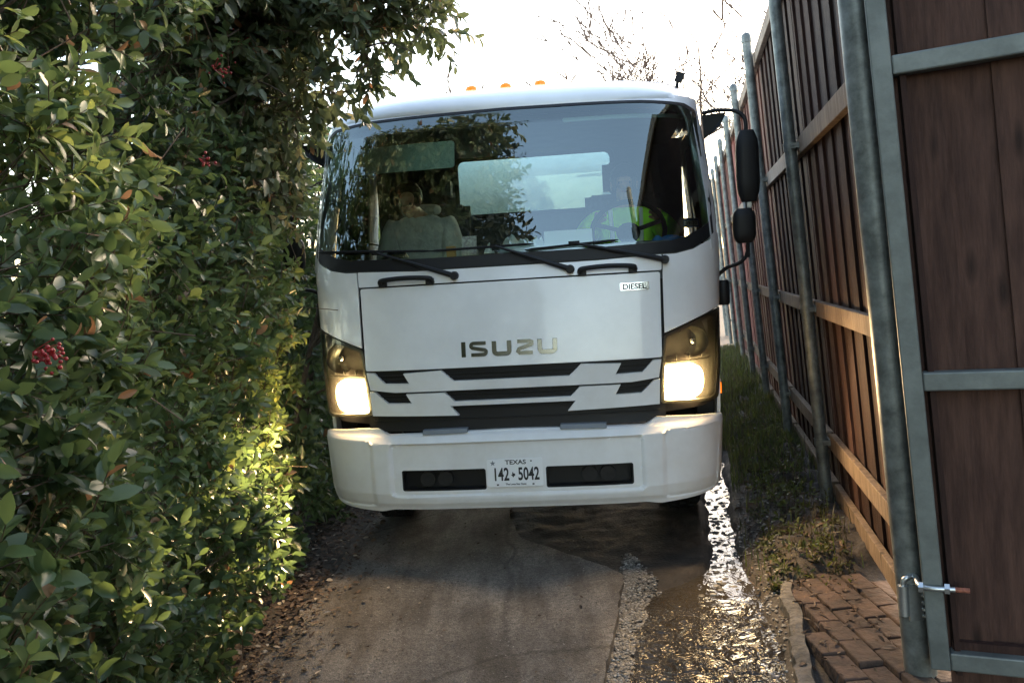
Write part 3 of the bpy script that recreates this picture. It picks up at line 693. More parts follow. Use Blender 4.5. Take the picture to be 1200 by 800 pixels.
fo = crown([((-1.25, 4.25, 3.15), (.42, .45, .45)), ((-.80, 4.2, 3.25), (.36, .35, .30)), ((-.45, 4.3, 3.18), (.22, .28, .26)), ((-.30, 4.35, 3.42), (.22, .3, .25)),
            ((-.60, 4.2, 2.95), (.24, .22, .22)), ((-.32, 4.3, 2.98), (.17, .22, .24)), ((-.92, 4.15, 2.90), (.26, .26, .22)), ((-1.12, 4.2, 2.62), (.20, .28, .28)), ((-1.20, 4.2, 2.25), (.15, .25, .32)), ((-1.25, 3.9, 2.9), (.3, .4, .4)), ((-.86, 4.25, 2.66), (.15, .16, .16)), ((-.80, 4.2, 2.60), (.18, .14, .10)), ((-.95, 4.2, 2.5), (.12, .14, .14)), ((-1.02, 4.3, 2.45), (.13, .16, .22)), ((-1.10, 4.3, 2.15), (.10, .16, .25)), ((-1.1, 3.5, 3.2), (.35, .5, .3))],
           1250, .076, tree, M_LEAFO, droop=.45, tb=.45)
fo.location = to
for o in list(tree.children):
    if o.name.startswith('twigs'): o.location = to
sp = np.array([(-.545, 4.17, 2.70), (-.56, 4.17, 2.66), (-.53, 4.16, 2.64), (-.57, 4.18, 2.62), (-.60, 4.18, 2.70), (-.43, 4.2, 2.74)])
o = sprigs(sp, np.array([(0.15, -.1, -1.0)]*3+[(-.2, -.1, -1)]*2+[(.4, 0, -.9)]), 8, .13, .078, tree, M_LEAFO, name='hanging_sprig', tbase=np.full(6, .4), droop=.5)
o.location = to
for o in tree.children:
    if o.name.startswith('twigs'): o.location = to

# trees and a house behind the photographer (seen mirrored in the windscreen)
t2 = empty('garden_tree', (-4.4, -1.6, 0), 'tall dark tree behind the photographer, seen mirrored in the left of the windscreen', 'tree')
bm = bmesh.new(); limb(bm, [(0, 0, -.1), (.1, 0, 2), (0, .1, 4), (.2, 0, 6.5), (.1, 0, 9)], .2, .05, 12)
for a in range(9): 
    aa = a*2.4; zz = 3+a*.6; limb(bm, [(0, 0, zz), (cos(aa), sin(aa), zz+.8), (2.2*cos(aa), 2.2*sin(aa), zz+1.3)], .07, .015, 6)
build('trunk', bm, M_BARK, t2)
crown([((0.2, 0, 6.2), (2.7, 2.8, 3.9)), ((1.6, .4, 4.2), (1.3, 1.5, 1.5)), ((1.4, -.3, 8.8), (1.5, 1.5, 1.8))], 44, .17, t2, M_DARKLEAF, shell=1, tb=.15, slen=.4, droop=.2, stems=False)
house = empty('neighbour_house', (7.6, -5, 0), 'dark sided gabled house behind the photographer, seen mirrored in the right edge of the windscreen', 'house')
HW, HD, HE, HR = 3.0, 4.0, 6.2, 8.4
bm = bmesh.new()
box(bm, (0, 0, HE/2-.2), (2*HW, 2*HD, HE+.4)); build('wall', bm, M_SIDING, house, smooth=False)
for sx in (-1,):
    bm = bmesh.new(); v = [bm.verts.new(p) for p in ((-HW, -HD, HE+.003), (-HW, HD, HE+.003), (-HW, 0, HR), (HW, -HD, HE+.003), (HW, HD, HE+.003), (HW, 0, HR))]
    for q in ((0, 1, 2), (3, 5, 4), (0, 3, 4, 1)): bm.faces.new([v[k] for k in q])
    bm.faces.new([v[k] for k in (0, 2, 5, 3)]); bm.faces.new([v[k] for k in (1, 4, 5, 2)]); build('gable', bm, M_SIDING, house, smooth=False)
for sy in (-1, 1):
    bm = bmesh.new(); ln = sqrt(HD**2+(HR-HE)**2)+.5; a = atan2(HR-HE, HD)
    box(bm, (0, sy*HD*.5*1.08, (HR+HE)/2+.07-.09), (2*HW+.8, ln, .12), Matrix.Rotation(-sy*a, 3, 'X')); build('roof', bm, M_ROOF, house, smooth=False)
for yy in (-2, 1.2):
    bm = bmesh.new(); box(bm, (-HW-.02, yy, 4.2), (.08, 1.2, 1.4)); wi = build('window', bm, M_RAILG, house, smooth=False)
    bm = bmesh.new(); box(bm, (-HW-.065, yy, 4.2), (.02, 1.05, 1.25)); build('pane', bm, M_BLACK, wi, smooth=False)

# bare trees beyond the truck
def bare_tree(loc, h, seed, lab, spread=.55, tilt=(0, 0), grp=None, dep=6):
    random.seed(seed); root = empty('bare_tree', loc, lab, 'tree', grp)
    tr = bmesh.new(); br = bmesh.new()
    def grow(bm_, p, d, L, r, depth):
        pts = [p.copy()]; rr = [r]; k = 4
        for i in range(k):
            d = (d+Vector((random.uniform(-1, 1), random.uniform(-1, 1), random.uniform(-.5, .9)))*.17).normalized(); p = p+d*L/k; pts.append(p.copy()); rr.append(r*(1-.45*(i+1)/k))
        tube(bm_, pts, rr, 8 if r > .03 else (5 if r > .01 else 4), cap=False)
        if depth == 0: return
        for j in range(3 if depth > 3 else random.choice((2, 3, 3))):
            q = pts[random.choice((2, 3, 4))] if j else pts[-1]
            a = random.uniform(0, 6.28); s = spread*random.uniform(.6, 1.3)
            nd = (d+Vector((cos(a)*s, sin(a)*s, random.uniform(-.15, .35)))).normalized()
            grow(br, q, nd, L*random.uniform(.66, .86), max(rr[-1]*.78, .016), depth-1)
    grow(tr, Vector((0, 0, -.2)), Vector((tilt[0], tilt[1], 1)).normalized(), h*.36, h*.02, dep)
    build('trunk', tr, M_BARE, root); build('branches', br, M_BARE, root)
bare_tree((5.3, 19, 0), 8.4, 3, 'bare leafless tree with tangled twigs beyond the fence, right of the cab roof', .75, (-.12, 0))
bare_tree((.2, 24, 0), 8.3, 21, 'bare twiggy tree showing faintly above the middle of the cab roof', .5, (.1, 0), dep=4)

# grass and weeds on the bank (uncountable)
def grass(name, pts, h, wd, m, lab, lean=.5):
    n = len(pts); th = RNG.uniform(0, 6.28, n); hh = h*RNG.uniform(.4, 1.3, n)
    dx = np.stack([np.cos(th), np.sin(th), np.zeros(n)], 1); sx_ = np.stack([-np.sin(th), np.cos(th), np.zeros(n)], 1)*wd
    ln = RNG.uniform(.1, 1, n)*lean
    p1 = pts+dx*(hh*ln*.35)[:, None]+np.array([0, 0, 1])*(hh*.6)[:, None]; p2 = pts+dx*(hh*ln)[:, None]+np.array([0, 0, 1])*(hh*(1-.3*ln))[:, None]
    V = np.stack([pts-sx_, pts+sx_, p1-sx_*.8, p1+sx_*.8, p2], 1).reshape(-1, 3)
    ff = np.array([0, 1, 3, 2, 2, 3, 4]); F_ = (ff[None]+(np.arange(n)*5)[:, None]).ravel()
    o = np_mesh(name, V, F_, np.tile([4, 3], n), np.repeat(np.clip(RNG.normal(.4, .25, n), 0, 1), 5), m)
    return tag(o, lab, 'grass', kind='stuff')
pts = []
while len(pts) < 26000:
    y = RNG.uniform(4.1, 15); c = gully_c(y); hw = .30+.03*min(y-3.3, 6); f = 1.40+.2126*(y-3.05)
    x = RNG.uniform(c+(.12 if y < 7.2 else -.5), f+.05)
    dn = noise.noise((x*3, y*3, 4))
    if RNG.random() > (.05+.95*max(0, min((y-5.6)/2.2, 1)))*(1 if dn > -.15 else .25): continue
    pts.append((x, y, zt(x, y)-.005))
pts = np.array(pts); grass('grass', pts, .11, .0028, M_GRASS, 'green grass and weeds on the bank at the foot of the fence')
# low broad-leaved weeds
n_ = 560; y = RNG.uniform(4.0, 7.8, n_); x = np.array([RNG.uniform(gully_c(a)+.24, 1.36+.2126*(a-3.05)) for a in y])
z = np.array([zt(a, c) for a, c in zip(x, y)])
D = np.stack([RNG.normal(0, .7, n_), RNG.normal(0, .7, n_), np.abs(RNG.normal(.6, .3, n_))], 1)
o = sprigs(np.stack([x, y, z], 1), D, 7, .07, .038, None, M_GRASS, name='weeds', tbase=RNG.uniform(.0, .45, n_), stems=False, droop=.1)
tag(o, 'low leafy weeds on the dark bank between the water and the fence', 'weeds', kind='stuff')
# a few seedlings at the foot of the hedge
o = None
sd_r = empty('seedling', (-1.42, 3.02, 0), 'small bright green seedling at the foot of the hedge, bottom left', 'seedling')
o = sprigs(np.array([(0, 0, .02), (0.02, .02, .10), (-.02, 0, .14)]), np.array([(.1, -.1, 1), (.5, -.3, .9), (-.4, -.2, .9)]), 6, .12, .055, sd_r, M_GRASS, tbase=np.array([.8, .85, .9]), stems=True)
def rebase(root, loc):
    root.location = loc
    for c in root.children: c.location = c.location-Vector(loc)
for o in list(bpy.data.objects):
    if o.name.startswith('evergreen_shrub'):
        vs_ = o.children[0].data.vertices; ysum = [vs_[k].co.y for k in range(0, len(vs_), 97)]; rebase(o, (-1.75, sum(ysum)/len(ysum), 0))

# ================================================================ TRUCK (local: x right as seen, y backwards, z up)
TM = Matrix.Translation((-.0572, 4.6, 0)) @ Matrix.Rotation(-.10885, 4, 'Z') @ Matrix.Rotation(.02818, 4, 'Y')
truck = empty('tank_truck', (0, 0, 0), 'white forward-control tank truck with lit headlights filling the narrow alley', 'truck')
truck.matrix_world = TM
ZP = [.3, .4, .46, .745, .79, .83, 1.15, 1.6, 1.78, 2.5, 2.58, 2.68]; YP = [.06, .02, 0, 0, .035, .05, .04, .09, .12, .36, .40, .47]
WZ = [.3, .45, .8, 1.4, 1.73, 2.0, 2.58]; WP = [1.135, 1.155, 1.178, 1.195, 1.212, 1.205, 1.155]
def Wd(z): return float(np.interp(z, WZ, WP))
def depth(x, z):
    t = min(abs(x)/(Wd(z)+.002), 1.0); return float(np.interp(z, ZP, YP))+.5*(1-(1-t**4.2)**(1/2.2))
def panel(name, outer, m, parent=None, holes=(), off=0, th=.02, grid=.06, bev=.003, dfn=depth, sharp=35, smooth=True):
    parent = parent or truck
    loops = [outer]+list(holes); flat = [p for l in loops for p in l]
    tri = tessellate_polygon([[Vector((x, z, 0)) for x, z in l] for l in loops])
    bm = bmesh.new(); vs = [bm.verts.new((x, 0, z)) for x, z in flat]
    for t in tri:
        try: bm.faces.new([vs[i] for i in t])
        except ValueError: pass
    X = [p[0] for p in outer]; Z = [p[1] for p in outer]
    cx = list(np.arange(math.ceil(min(X)/grid)*grid, max(X), grid))+[s*v for s in (-1, 1) for v in (.93, .99, 1.03, 1.065, 1.09, 1.11, 1.125, 1.14, 1.15, 1.16, 1.17, 1.18, 1.19, 1.2, 1.206) if min(X) < s*v < max(X)]
    cz = list(np.arange(math.ceil(min(Z)/grid)*grid, max(Z), grid))
    for k in cx: bmesh.ops.bisect_plane(bm, geom=bm.verts[:]+bm.edges[:]+bm.faces[:], plane_co=(k, 0, 0), plane_no=(1, 0, 0), dist=1e-5)
    for k in cz: bmesh.ops.bisect_plane(bm, geom=bm.verts[:]+bm.edges[:]+bm.faces[:], plane_co=(0, 0, k), plane_no=(0, 0, 1), dist=1e-5)
    for v in bm.verts: v.co.y = dfn(v.co.x, v.co.z)+off
    if th:
        ex = bmesh.ops.extrude_face_region(bm, geom=bm.faces[:])
        for v in ex['geom']:
            if isinstance(v, bmesh.types.BMVert): v.co.y += th
    return build(name, bm, m, parent, ang=sharp, bev=bev if th else 0, smooth=smooth)
def rr(x0, x1, z0, z1, r=.02, n=4, rs=None):
    rs = rs or (r, r, r, r); out = []
    for (cx, cz, a0, q) in ((x1, z1, 0, rs[0]), (x0, z1, 90, rs[1]), (x0, z0, 180, rs[2]), (x1, z0, 270, rs[3])):
        sx = -1 if cx == x1 else 1; sz = -1 if cz == z1 else 1
        for k in range(n+1):
            a = radians(a0+90*k/n); out.append((cx+sx*q+q*cos(a), cz+sz*q+q*sin(a)))
    return out
def mir(pts): return [(-x, z) for x, z in pts][::-1]
def smooth_poly(pts, r=.02, n=3):
    out = []; N_ = len(pts)
    for i in range(N_):
        a = Vector(pts[i-1]); b = Vector(pts[i]); c = Vector(pts[(i+1) % N_])
        d1 = (a-b); d2 = (c-b); q = min(r, d1.length*.45, d2.length*.45); p0 = b+d1.normalized()*q; p2 = b+d2.normalized()*q
        for k in range(n+1):
            t = k/n; out.append(tuple((1-t)**2*p0+2*t*(1-t)*b+t*t*p2))
    return out

# black hull added behind the outer panels so their gaps look shaded, with the windscreen opening
bm = bmesh.new()
def outline(z, inset, yb=1.98, n=15, top=0):
    Wz = Wd(z)-inset; pr = float(np.interp(z, ZP, YP))+inset+top; pts = []
    for k in range(-n, n+1):
        t = sin(k/n*pi/2); pts.append(Vector((Wz*t, pr+.5*(1-max(0, 1-abs(t)**4.2)**(1/2.2)), z)))
    pts += [Vector((Wz, .9, z)), Vector((Wz, 1.5, z)), Vector((Wz-.005, yb-.06, z)), Vector((Wz-.06, yb, z)), Vector((0, yb, z)), Vector((-Wz+.06, yb, z)), Vector((-Wz+.005, yb-.06, z)), Vector((-Wz, 1.5, z)), Vector((-Wz, .9, z))]
    return pts
loft(bm, [outline(z, .045, 1.9) for z in (.84, 1.0, 1.2, 1.4, 1.6, 1.70)])
build('gap_backing', bm, M_DARK, truck)
# roof shell
def roof_ring(z, ins, y0add):
    pts = outline(min(z, 2.58), ins, 1.98-ins*.4); 
    for p in pts: p.z = z; 
    for p in pts[:31]: p.y += y0add
    return pts
bm = bmesh.new()
rings = [roof_ring(2.585, .02, 0), roof_ring(2.60, .006, .008), roof_ring(2.64, .012, .03), roof_ring(2.68, .032, .07), roof_ring(2.715, .07, .12), roof_ring(2.745, .13, .20), roof_ring(2.765, .22, .32), roof_ring(2.785, .42, .46), roof_ring(2.79, .8, .4)]
for i_, rg in enumerate(rings):     # crown the roof line: higher in the middle
    for p in rg: p.z += .03*(1-(p.x/1.2)**2)*min(1, i_/3)
loft(bm, rings)
roof = build('roof', bm, M_WHITE, truck, ang=60)
# headliner, floor, back wall with window, side walls
def pyz(name, outer, x0fn, m, parent=None, holes=(), th=.02, side=1, off=0, bev=0, grid=.1):
    """panel in the (y,z) plane at x=side*x0fn(z)"""
    loops = [outer]+list(holes); flat = [p for l in loops for p in l]
    tri = tessellate_polygon([[Vector((y, z, 0)) for y, z in l] for l in loops]); bm = bmesh.new(); vs = [bm.verts.new((0, y, z)) for y, z in flat]
    for t in tri:
        try: bm.faces.new([vs[i] for i in t])
        except ValueError: pass
    Z = [p[1] for p in outer]
    for k in np.arange(math.ceil(min(Z)/grid)*grid, max(Z), grid): bmesh.ops.bisect_plane(bm, geom=bm.verts[:]+bm.edges[:]+bm.faces[:], plane_co=(0, 0, k), plane_no=(0, 0, 1), dist=1e-5)
    for v in bm.verts: v.co.x = side*(x0fn(v.co.z)+off)
    ex = bmesh.ops.extrude_face_region(bm, geom=bm.faces[:])
    for v in ex['geom']:
        if isinstance(v, bmesh.types.BMVert): v.co.x -= side*th
    return build(name, bm, m, parent or truck, bev=bev)
doorwin = smooth_poly([(.72, 1.80), (1.72, 1.72), (1.72, 2.44), (.95, 2.46)], .06)
for sd_ in (-1, 1):
    a = pyz('cab_side', [(1.84, .62), (1.97, .62), (1.97, 2.585), (.93, 2.585), (.93, 2.53), (1.84, 2.53)], Wd, M_WHITE, side=sd_)
    fr = pyz('door', smooth_poly([(.52, .72), (.95, .72), (.95, .66), (1.83, .66), (1.83, 2.525), (.90, 2.525), (.56, 1.80)], .01, 2), Wd, M_WHITE, side=sd_, holes=[doorwin], bev=.004)
    pyz('door_window', doorwin, Wd, M_DGLASS, fr, side=sd_, th=.005, off=-.008)
    bm = bmesh.new(); X_ = Wd(1.5)+.015
    tube(bm, catmull([(sd_*(X_-.015), 1.55, 1.50), (sd_*(X_+.02), 1.57, 1.50), (sd_*(X_+.02), 1.70, 1.50), (sd_*(X_-.015), 1.72, 1.50)], 4), .011, 8); build('handle', bm, M_BLACK, fr)
    # windscreen pillar
    bm = bmesh.new()
    pts = []
    for z in np.linspace(1.72, 2.60, 12):
        Wz = Wd(z); pr = float(np.interp(z, ZP, YP)); pts.append([Vector((sd_*(Wz-.07), pr+.24, z)), Vector((sd_*(Wz-.02), pr+.33, z)), Vector((sd_*(Wz-.003), pr+.46, z)), Vector((sd_*(Wz-.003), pr+.60, z)), Vector((sd_*(Wz-.06), pr+.60, z)), Vector((sd_*(Wz-.09), pr+.42, z)), Vector((sd_*(Wz-.09), pr+.30, z))])
    loft(bm, pts); build('pillar', bm, M_WHITE, truck, ang=50)
wall_out = [(-1.15, .84), (1.15, .84), (1.15, 2.58), (-1.15, 2.58)]
bm = bmesh.new()
rw = rr(-.53, .64, 2.10, 2.53, .05)
panel('back_wall', wall_out, M_INT, holes=[rw], dfn=lambda x, z: 1.90, th=.05, grid=.3)
bw = panel('rear_window', rw, M_SGLASS, dfn=lambda x, z: 1.93, th=.005, grid=.5)
panel('rear_window_seal', rr(-.545, .655, 2.085, 2.545, .06), M_RUB, holes=[rr(-.515, .625, 2.115, 2.515, .045)], dfn=lambda x, z: 1.885, th=.02, grid=.5)
bm = bmesh.new()
hr_ = []
for z_ in (2.54, 2.57):
    o_ = outline(2.5, .10, 1.88)
    for p in o_: p.z = z_; p.y = max(p.y+.07, .0)
    hr_.append(o_)
loft(bm, hr_); build('headliner', bm, M_INT, truck)
bm = bmesh.new(); box(bm, (0, 1.15, 1.15), (2.2, 1.5, .04)); build('floor_pan', bm, M_INT)

# hood (front access panel), cowl, corner panels
panel('front_panel', smooth_poly([(-.835, 1.607), (-.822, 1.147), (.822, 1.147), (.835, 1.607)], .012), M_WHITE, off=-.002, th=.02)
panel('cowl_panel', smooth_poly([(-.845, 1.616), (.845, 1.616), (.85, 1.702), (.5, 1.688), (-.5, 1.688), (-.85, 1.702)], .008), M_WHITE, off=.0, th=.02)
corner = [(.843, 1.276), (1.188, 1.402), (1.21, 1.60), (1.2125, 1.742), (1.208, 1.815), (1.12, 1.765), (1.03, 1.722), (.93, 1.702), (.857, 1.70), (.850, 1.60)]
panel('corner_panel', corner, M_WHITE, off=0, th=.02); panel('corner_panel', mir(corner), M_WHITE, off=0, th=.02)
# windscreen with its black border
gl_o = [(-.50, 1.695), (.50, 1.695), (.93, 1.71), (1.03, 1.73), (1.12, 1.772), (1.175, 1.82), (1.197, 1.87), (1.199, 2.1), (1.182, 2.3), (1.152, 2.49), (1.12, 2.55), (1.05, 2.578), (.8, 2.59), (0, 2.602)]
gl_o = gl_o+[(-x, z) for x, z in gl_o[2:-1]][::-1]
def inset(poly, dx, dzb, dzt): return [((x-math.copysign((dx if z < 2.35 else .016)*min(1, abs(x)/.9), x)) if abs(x) > .01 else x, z+(dzb if z < 1.8 else (dzt if z > 2.54 else (dzb*.8 if z < 1.9 else 0)))) for x, z in poly]
gl_i = inset(gl_o, .040, .062, -.018)
ws = panel('windscreen', gl_o, M_GLASS, off=.0, th=0, grid=.05)
panel('windscreen_border', gl_o, M_BLACK, ws, holes=[gl_i], off=-.0025, th=.012, bev=.001)
hd_ = [(1.192, 2.20), (1.182, 2.3), (1.152, 2.49), (1.12, 2.55), (1.05, 2.578), (.8, 2.59), (0, 2.602)]
hd_ = hd_+[(-x, z) for x, z in hd_[:-1]][::-1]+[(-1.200, 2.20), (-1.193, 2.3), (-1.168, 2.5), (-1.156, 2.625), (1.156, 2.625), (1.168, 2.5), (1.193, 2.3), (1.200, 2.20)]
panel('roof_header', hd_, M_WHITE, roof, off=.004, th=.03, bev=0)
# blue registration sticker and its numerals, inside of the glass
def on_front(me, x0, z0, off, name, m, parent, dfn=depth):
    for v in me.vertices:
        x, z, c = v.co.x+x0, v.co.y+z0, v.co.z; v.co = (x, dfn(x, z)+off-c, z)
    me.update(); return link(name, me, m, parent)
st = panel('registration_sticker', rr(.985, 1.075, 1.842, 1.895, .004), M_STICK, ws, off=.006, th=0, grid=.02)
panel('sticker_field', rr(.990, 1.070, 1.852, 1.880, .003), M_PLATE, st, off=.004, th=0, grid=.02)
on_front(text_mesh('09-20', .029, .0003, 1.0), 1.030, 1.857, .003, 'sticker_lettering', M_INK, st)

# grille
def gslat(top, bottom, nm): 
    return panel(nm, top+bottom, M_WHITE2, off=-.012, th=.035, bev=.005, grid=.08)
hl = [(-.818, 1.137), (-.772, 1.135), (-.712, 1.074), (-.568, 1.071), (-.600, 1.128), (-.385, 1.137), (-.318, 1.076)]
top1 = hl+[(-x, z) for x, z in hl][::-1]
bot1 = [(.80, 1.040), (.655, 1.024), (-.655, 1.024), (-.80, 1.040)]
gslat(top1, bot1, 'grille_slat')
hl2 = [(-.805, 1.030), (-.772, 1.025), (-.702, .962), (-.562, .960), (-.592, 1.013), (-.372, 1.014), (-.320, .963)]
top2 = hl2+[(-x, z) for x, z in hl2][::-1]
bot2 = [(.798, .894), (.300, .884), (.345, .938), (-.345, .938), (-.300, .884), (-.798, .894)]
gslat(top2, bot2, 'grille_slat')
gb = panel('grille_mesh', [(-.83, .80), (.83, .80), (.83, 1.146), (-.83, 1.146)], M_BLACK, off=.025, th=.01, bev=0, grid=.1)
for zz in (1.115, 1.095, 1.0, .985, .92, .86):
    panel('grille_bar', [(-.80, zz-.0035), (.80, zz-.0035), (.80, zz+.0035), (-.80, zz+.0035)], M_BLACK, gb, off=.012, th=.012, bev=0, grid=.1)

# headlamps
hlr = smooth_poly([(.806, .893), (.95, .884), (1.10, .872), (1.150, .880), (1.176, 1.08), (1.186, 1.393), (.838, 1.264)], .018)
for sd_ in (1, -1):
    T_ = (lambda p: p) if sd_ == 1 else mir
    h = panel('headlight', T_(hlr), M_BEZ, off=.075, th=.02, bev=0)
    # chrome bezel frame
    inner = smooth_poly([(.822, .908), (.95, .899), (1.09, .889), (1.128, .90), (1.15, 1.08), (1.163, 1.36), (.852, 1.252)], .02)
    panel('lamp_bezel', T_(hlr), M_REFL, h, holes=[T_(inner)], off=.006, th=.05, bev=.002)
    # high-beam bowl (unlit)
    bx, bz = 1.0, 1.215
    bm = bmesh.new(); yb = depth(bx, bz)+.03
    lathe(bm, [(.085, 0), (.082, .01), (.07, .04), (.04, .06), (.015, .066)], 28, 'y', (sd_*bx, yb, bz), cap=False); build('high_beam', bm, M_REFL, h)
    bm = bmesh.new(); bmesh.ops.create_uvsphere(bm, u_segments=14, v_segments=10, radius=.02); bmesh.ops.translate(bm, verts=bm.verts, vec=(sd_*bx, yb+.03, bz)); build('bulb', bm, M_CHROME, h)
    # lit low beam reflector
    lit = smooth_poly([(.822, .905), (1.0, .902), (1.045, .93), (1.06, 1.0), (1.045, 1.065), (.98, 1.098), (.822, 1.095)], .03)
    panel('low_beam', T_(lit), M_LAMP, h, off=.035, th=.02, bev=.004)
    panel('reflector_rib', T_([(.83, 1.108), (1.10, 1.108), (1.10, 1.116), (.83, 1.116)]), M_REFL, h, off=.03, th=.03)
    for xx in (.90, .98, 1.05): panel('reflector_rib', T_([(xx, 1.12), (xx+.008, 1.12), (xx+.008, 1.15), (xx, 1.15)]), M_REFL, h, off=.035, th=.03)
    panel('lamp_lens', T_(hlr), M_LENS, h, off=-.006, th=0)
    for en, sz, dv in ((190 if sd_ < 0 else 120, 32, (-.10 if sd_ < 0 else .05, -1, -.23)), (5, 110, (0, -1, -.7)), (2 if sd_ < 0 else 12, 120, (sd_*.9, -1, -.75))):
        ld = bpy.data.lights.new('headlamp_light', 'SPOT'); ld.energy = en; ld.color = (1, .70, .38); ld.spot_size = radians(sz); ld.spot_blend = .35; ld.shadow_soft_size = .075
        lo = bpy.data.objects.new('headlamp_light', ld); COL.objects.link(lo); lo.parent = truck
        lo.location = (sd_*.94, -.01+.09, 1.0) if False else (sd_*.94, .06, 1.0); lo.rotation_euler = Vector(dv).to_track_quat('-Z', 'Y').to_euler()

# bumper
hb_ = [(-.775, .822), (-.715, .787), (-.56, .790), (0, .800)]
topb = [(-1.172, .775), (-1.10, .795), (-.90, .815)]+hb_+[(-x, z) for x, z in hb_[:-1]][::-1]+[(.90, .815), (1.10, .795), (1.172, .775)]
botb = [(1.160, .60), (1.148, .41), (1.125, .372), (1.0, .360), (.78, .350), (.70, .366), (-.70, .366), (-.78, .350), (-1.0, .360), (-1.125, .372), (-1.148, .41), (-1.160, .60)]
int_r = rr(.165, .638, .475, .592, .012); int_l = mir(int_r)
def sdbox(x, z, cx, cz, hx, hz, r_):
    qx, qz = abs(x-cx)-hx+r_, abs(z-cz)-hz+r_; return sqrt(max(qx, 0)**2+max(qz, 0)**2)+min(max(qx, qz), 0)-r_
def bdepth(x, z):
    a = 1-sm(-.010, .008, sdbox(x, z, 0, .592, .695, .146, .03))
    b = 1-sm(-.006, .004, sdbox(abs(x)-.06*(.57-z)*-1.0*0, z, .965+.05*(z-.57), .567, .160+.04*(z-.57), .188, .035))
    return depth(x, z)+.018*a+.013*b+.012*sm(.775, .80, z)+.010*(1-sm(.37, .41, z))
bump = panel('bumper', smooth_poly(topb+botb, .012, 2), M_WHITE2, holes=[int_r, int_l], off=-.02, th=.05, bev=.006, grid=.012, dfn=bdepth)
for sd_ in (1, -1):
    T_ = (lambda p: p) if sd_ == 1 else mir
    pad = [(.255, .792), (.505, .787), (.505, .812), (.255, .815)]
    panel('step_pad', T_(pad), M_GREYPAD, bump, off=-.030, th=.05, bev=.003)
    # intake recess with fog lamp shapes
    it = rr(.15, .655, .462, .605, .012)
    rc = panel('air_intake', T_(it), M_BLACK, bump, off=.075, th=.01, bev=0)
    ring_i = rr(.172, .631, .482, .585, .010)
    panel('intake_lip', T_(rr(.160, .643, .470, .597, .012)), M_BLACK, bump, holes=[T_(ring_i)], off=.0, th=.06, bev=.002)
    for xx in (.40, .50):
        bm = bmesh.new(); lathe(bm, [(.042, 0), (.042, .03), (.03, .045)], 24, 'y', (sd_*xx, .04, .533), cap=True); build('fog_lamp', bm, M_DARK, bump)
# raised swage between upper ledge and plate field
# number plate
fp = lambda x, z: -.018
pl = panel('number_plate', rr(-.155, .150, .490, .645, .010), M_PLATE, bump, dfn=fp, th=.006, bev=.001, grid=.2)
def ptxt(s, size, x, z, sx, nm='plate_lettering'): return on_front(text_mesh(s, size, .0006, sx, size*.022), x, z, -.0012, nm, M_INK, pl, fp)
ptxt('TEXAS', .034, 0.003, .614, 1.15); ptxt('142', .098, -.080, .527, .62); ptxt('5042', .098, .072, .527, .60)
ptxt('The Lone Star State', .014, 0, .5005, 1.0)
for x_ in (-.10, .095): panel('plate_bolt', rr(x_-.006, x_+.006, .4985, .5065, .003), M_INK, pl, dfn=fp, off=-.001, th=.001, bev=0)
panel('plate_bolt', rr(.083, .093, .626, .633, .003), M_INK, pl, dfn=fp, off=-.001, th=.001, bev=0)
star = [(-.122+(.016 if k % 2 == 0 else .0065)*sin(k*pi/5), .622+(.016 if k % 2 == 0 else .0065)*cos(k*pi/5)) for k in range(10)]
panel('plate_star', star, M_GREYPAD, pl, dfn=fp, off=-.001, th=.001, bev=0)
tex = [(-.006, .570), (0, .570), (0, .564), (.009, .562), (.010, .553), (.003, .548), (-.001, .541), (-.006, .549), (-.013, .556), (-.006, .557)]
panel('plate_emblem', [(x-.012, z) for x, z in tex], M_INK, pl, dfn=fp, off=-.001, th=.001, bev=0)

# chrome lettering
M_LETTER = mat('dark chrome lettering', (.15, .145, .13), .18, 1)
def ribbon(pts, w, name, parent, off=-.006, th=.010, m=M_LETTER):
    L, R_ = [], []
    P_ = [Vector(p) for p in pts]
    for i, p in enumerate(P_):
        d1 = (p-P_[i-1]).normalized() if i else (P_[1]-p).normalized(); d2 = (P_[i+1]-p).normalized() if i < len(P_)-1 else d1
        t = (d1+d2); t = t.normalized() if t.length > 1e-6 else d1; nn = Vector((-t.y, t.x)); k = w/2/max(.45, nn.dot(Vector((-d1.y, d1.x))))
        L.append(tuple(p+nn*k)); R_.append(tuple(p-nn*k))
    return panel(name, L+R_[::-1], m or M_CHROME, parent, off=off, th=th, bev=.002, grid=.5)
badge = None
lw, lh = .112, .0835; bz0 = 1.203; wS = .029
def LT(pts, x0): return [(x0+u*(lw-wS)+wS/2, bz0+wS*.36+v*(lh-wS*.72)) for u, v in pts]
def arc(cx, cy, rx, ry, a0, a1, n=6): return [(cx+rx*cos(radians(a0+(a1-a0)*k/n)), cy+ry*sin(radians(a0+(a1-a0)*k/n))) for k in range(n+1)]
gS = [(1, 1)]+arc(.16, .78, .16, .22, 90, 200, 5)+[(.10, .60), (.90, .40)]+arc(.84, .22, .16, .22, 20, -90, 5)+[(0, 0)]
gU = [(0, 1.12)]+arc(.22, .26, .22, .26, 180, 270, 4)+arc(.78, .26, .22, .26, 270, 360, 4)+[(1, 1.12)]
gZ = [(0, 1), (.80, 1), (.97, .90), (.94, .70), (.10, .34), (.03, .14), (.14, 0), (1, 0)]
bgd = empty('maker_lettering'); bgd.parent = truck
ribbon([(-.2535, bz0), (-.2535, bz0+lh)], .024, 'letter', bgd)
for gpts, x0, sw_ in ((gS, -.226, .0195), (gU, -.098, .025), (gZ, .030, .0195), (gU, .152, .025)): ribbon(LT(gpts, x0), sw_, 'letter', bgd)
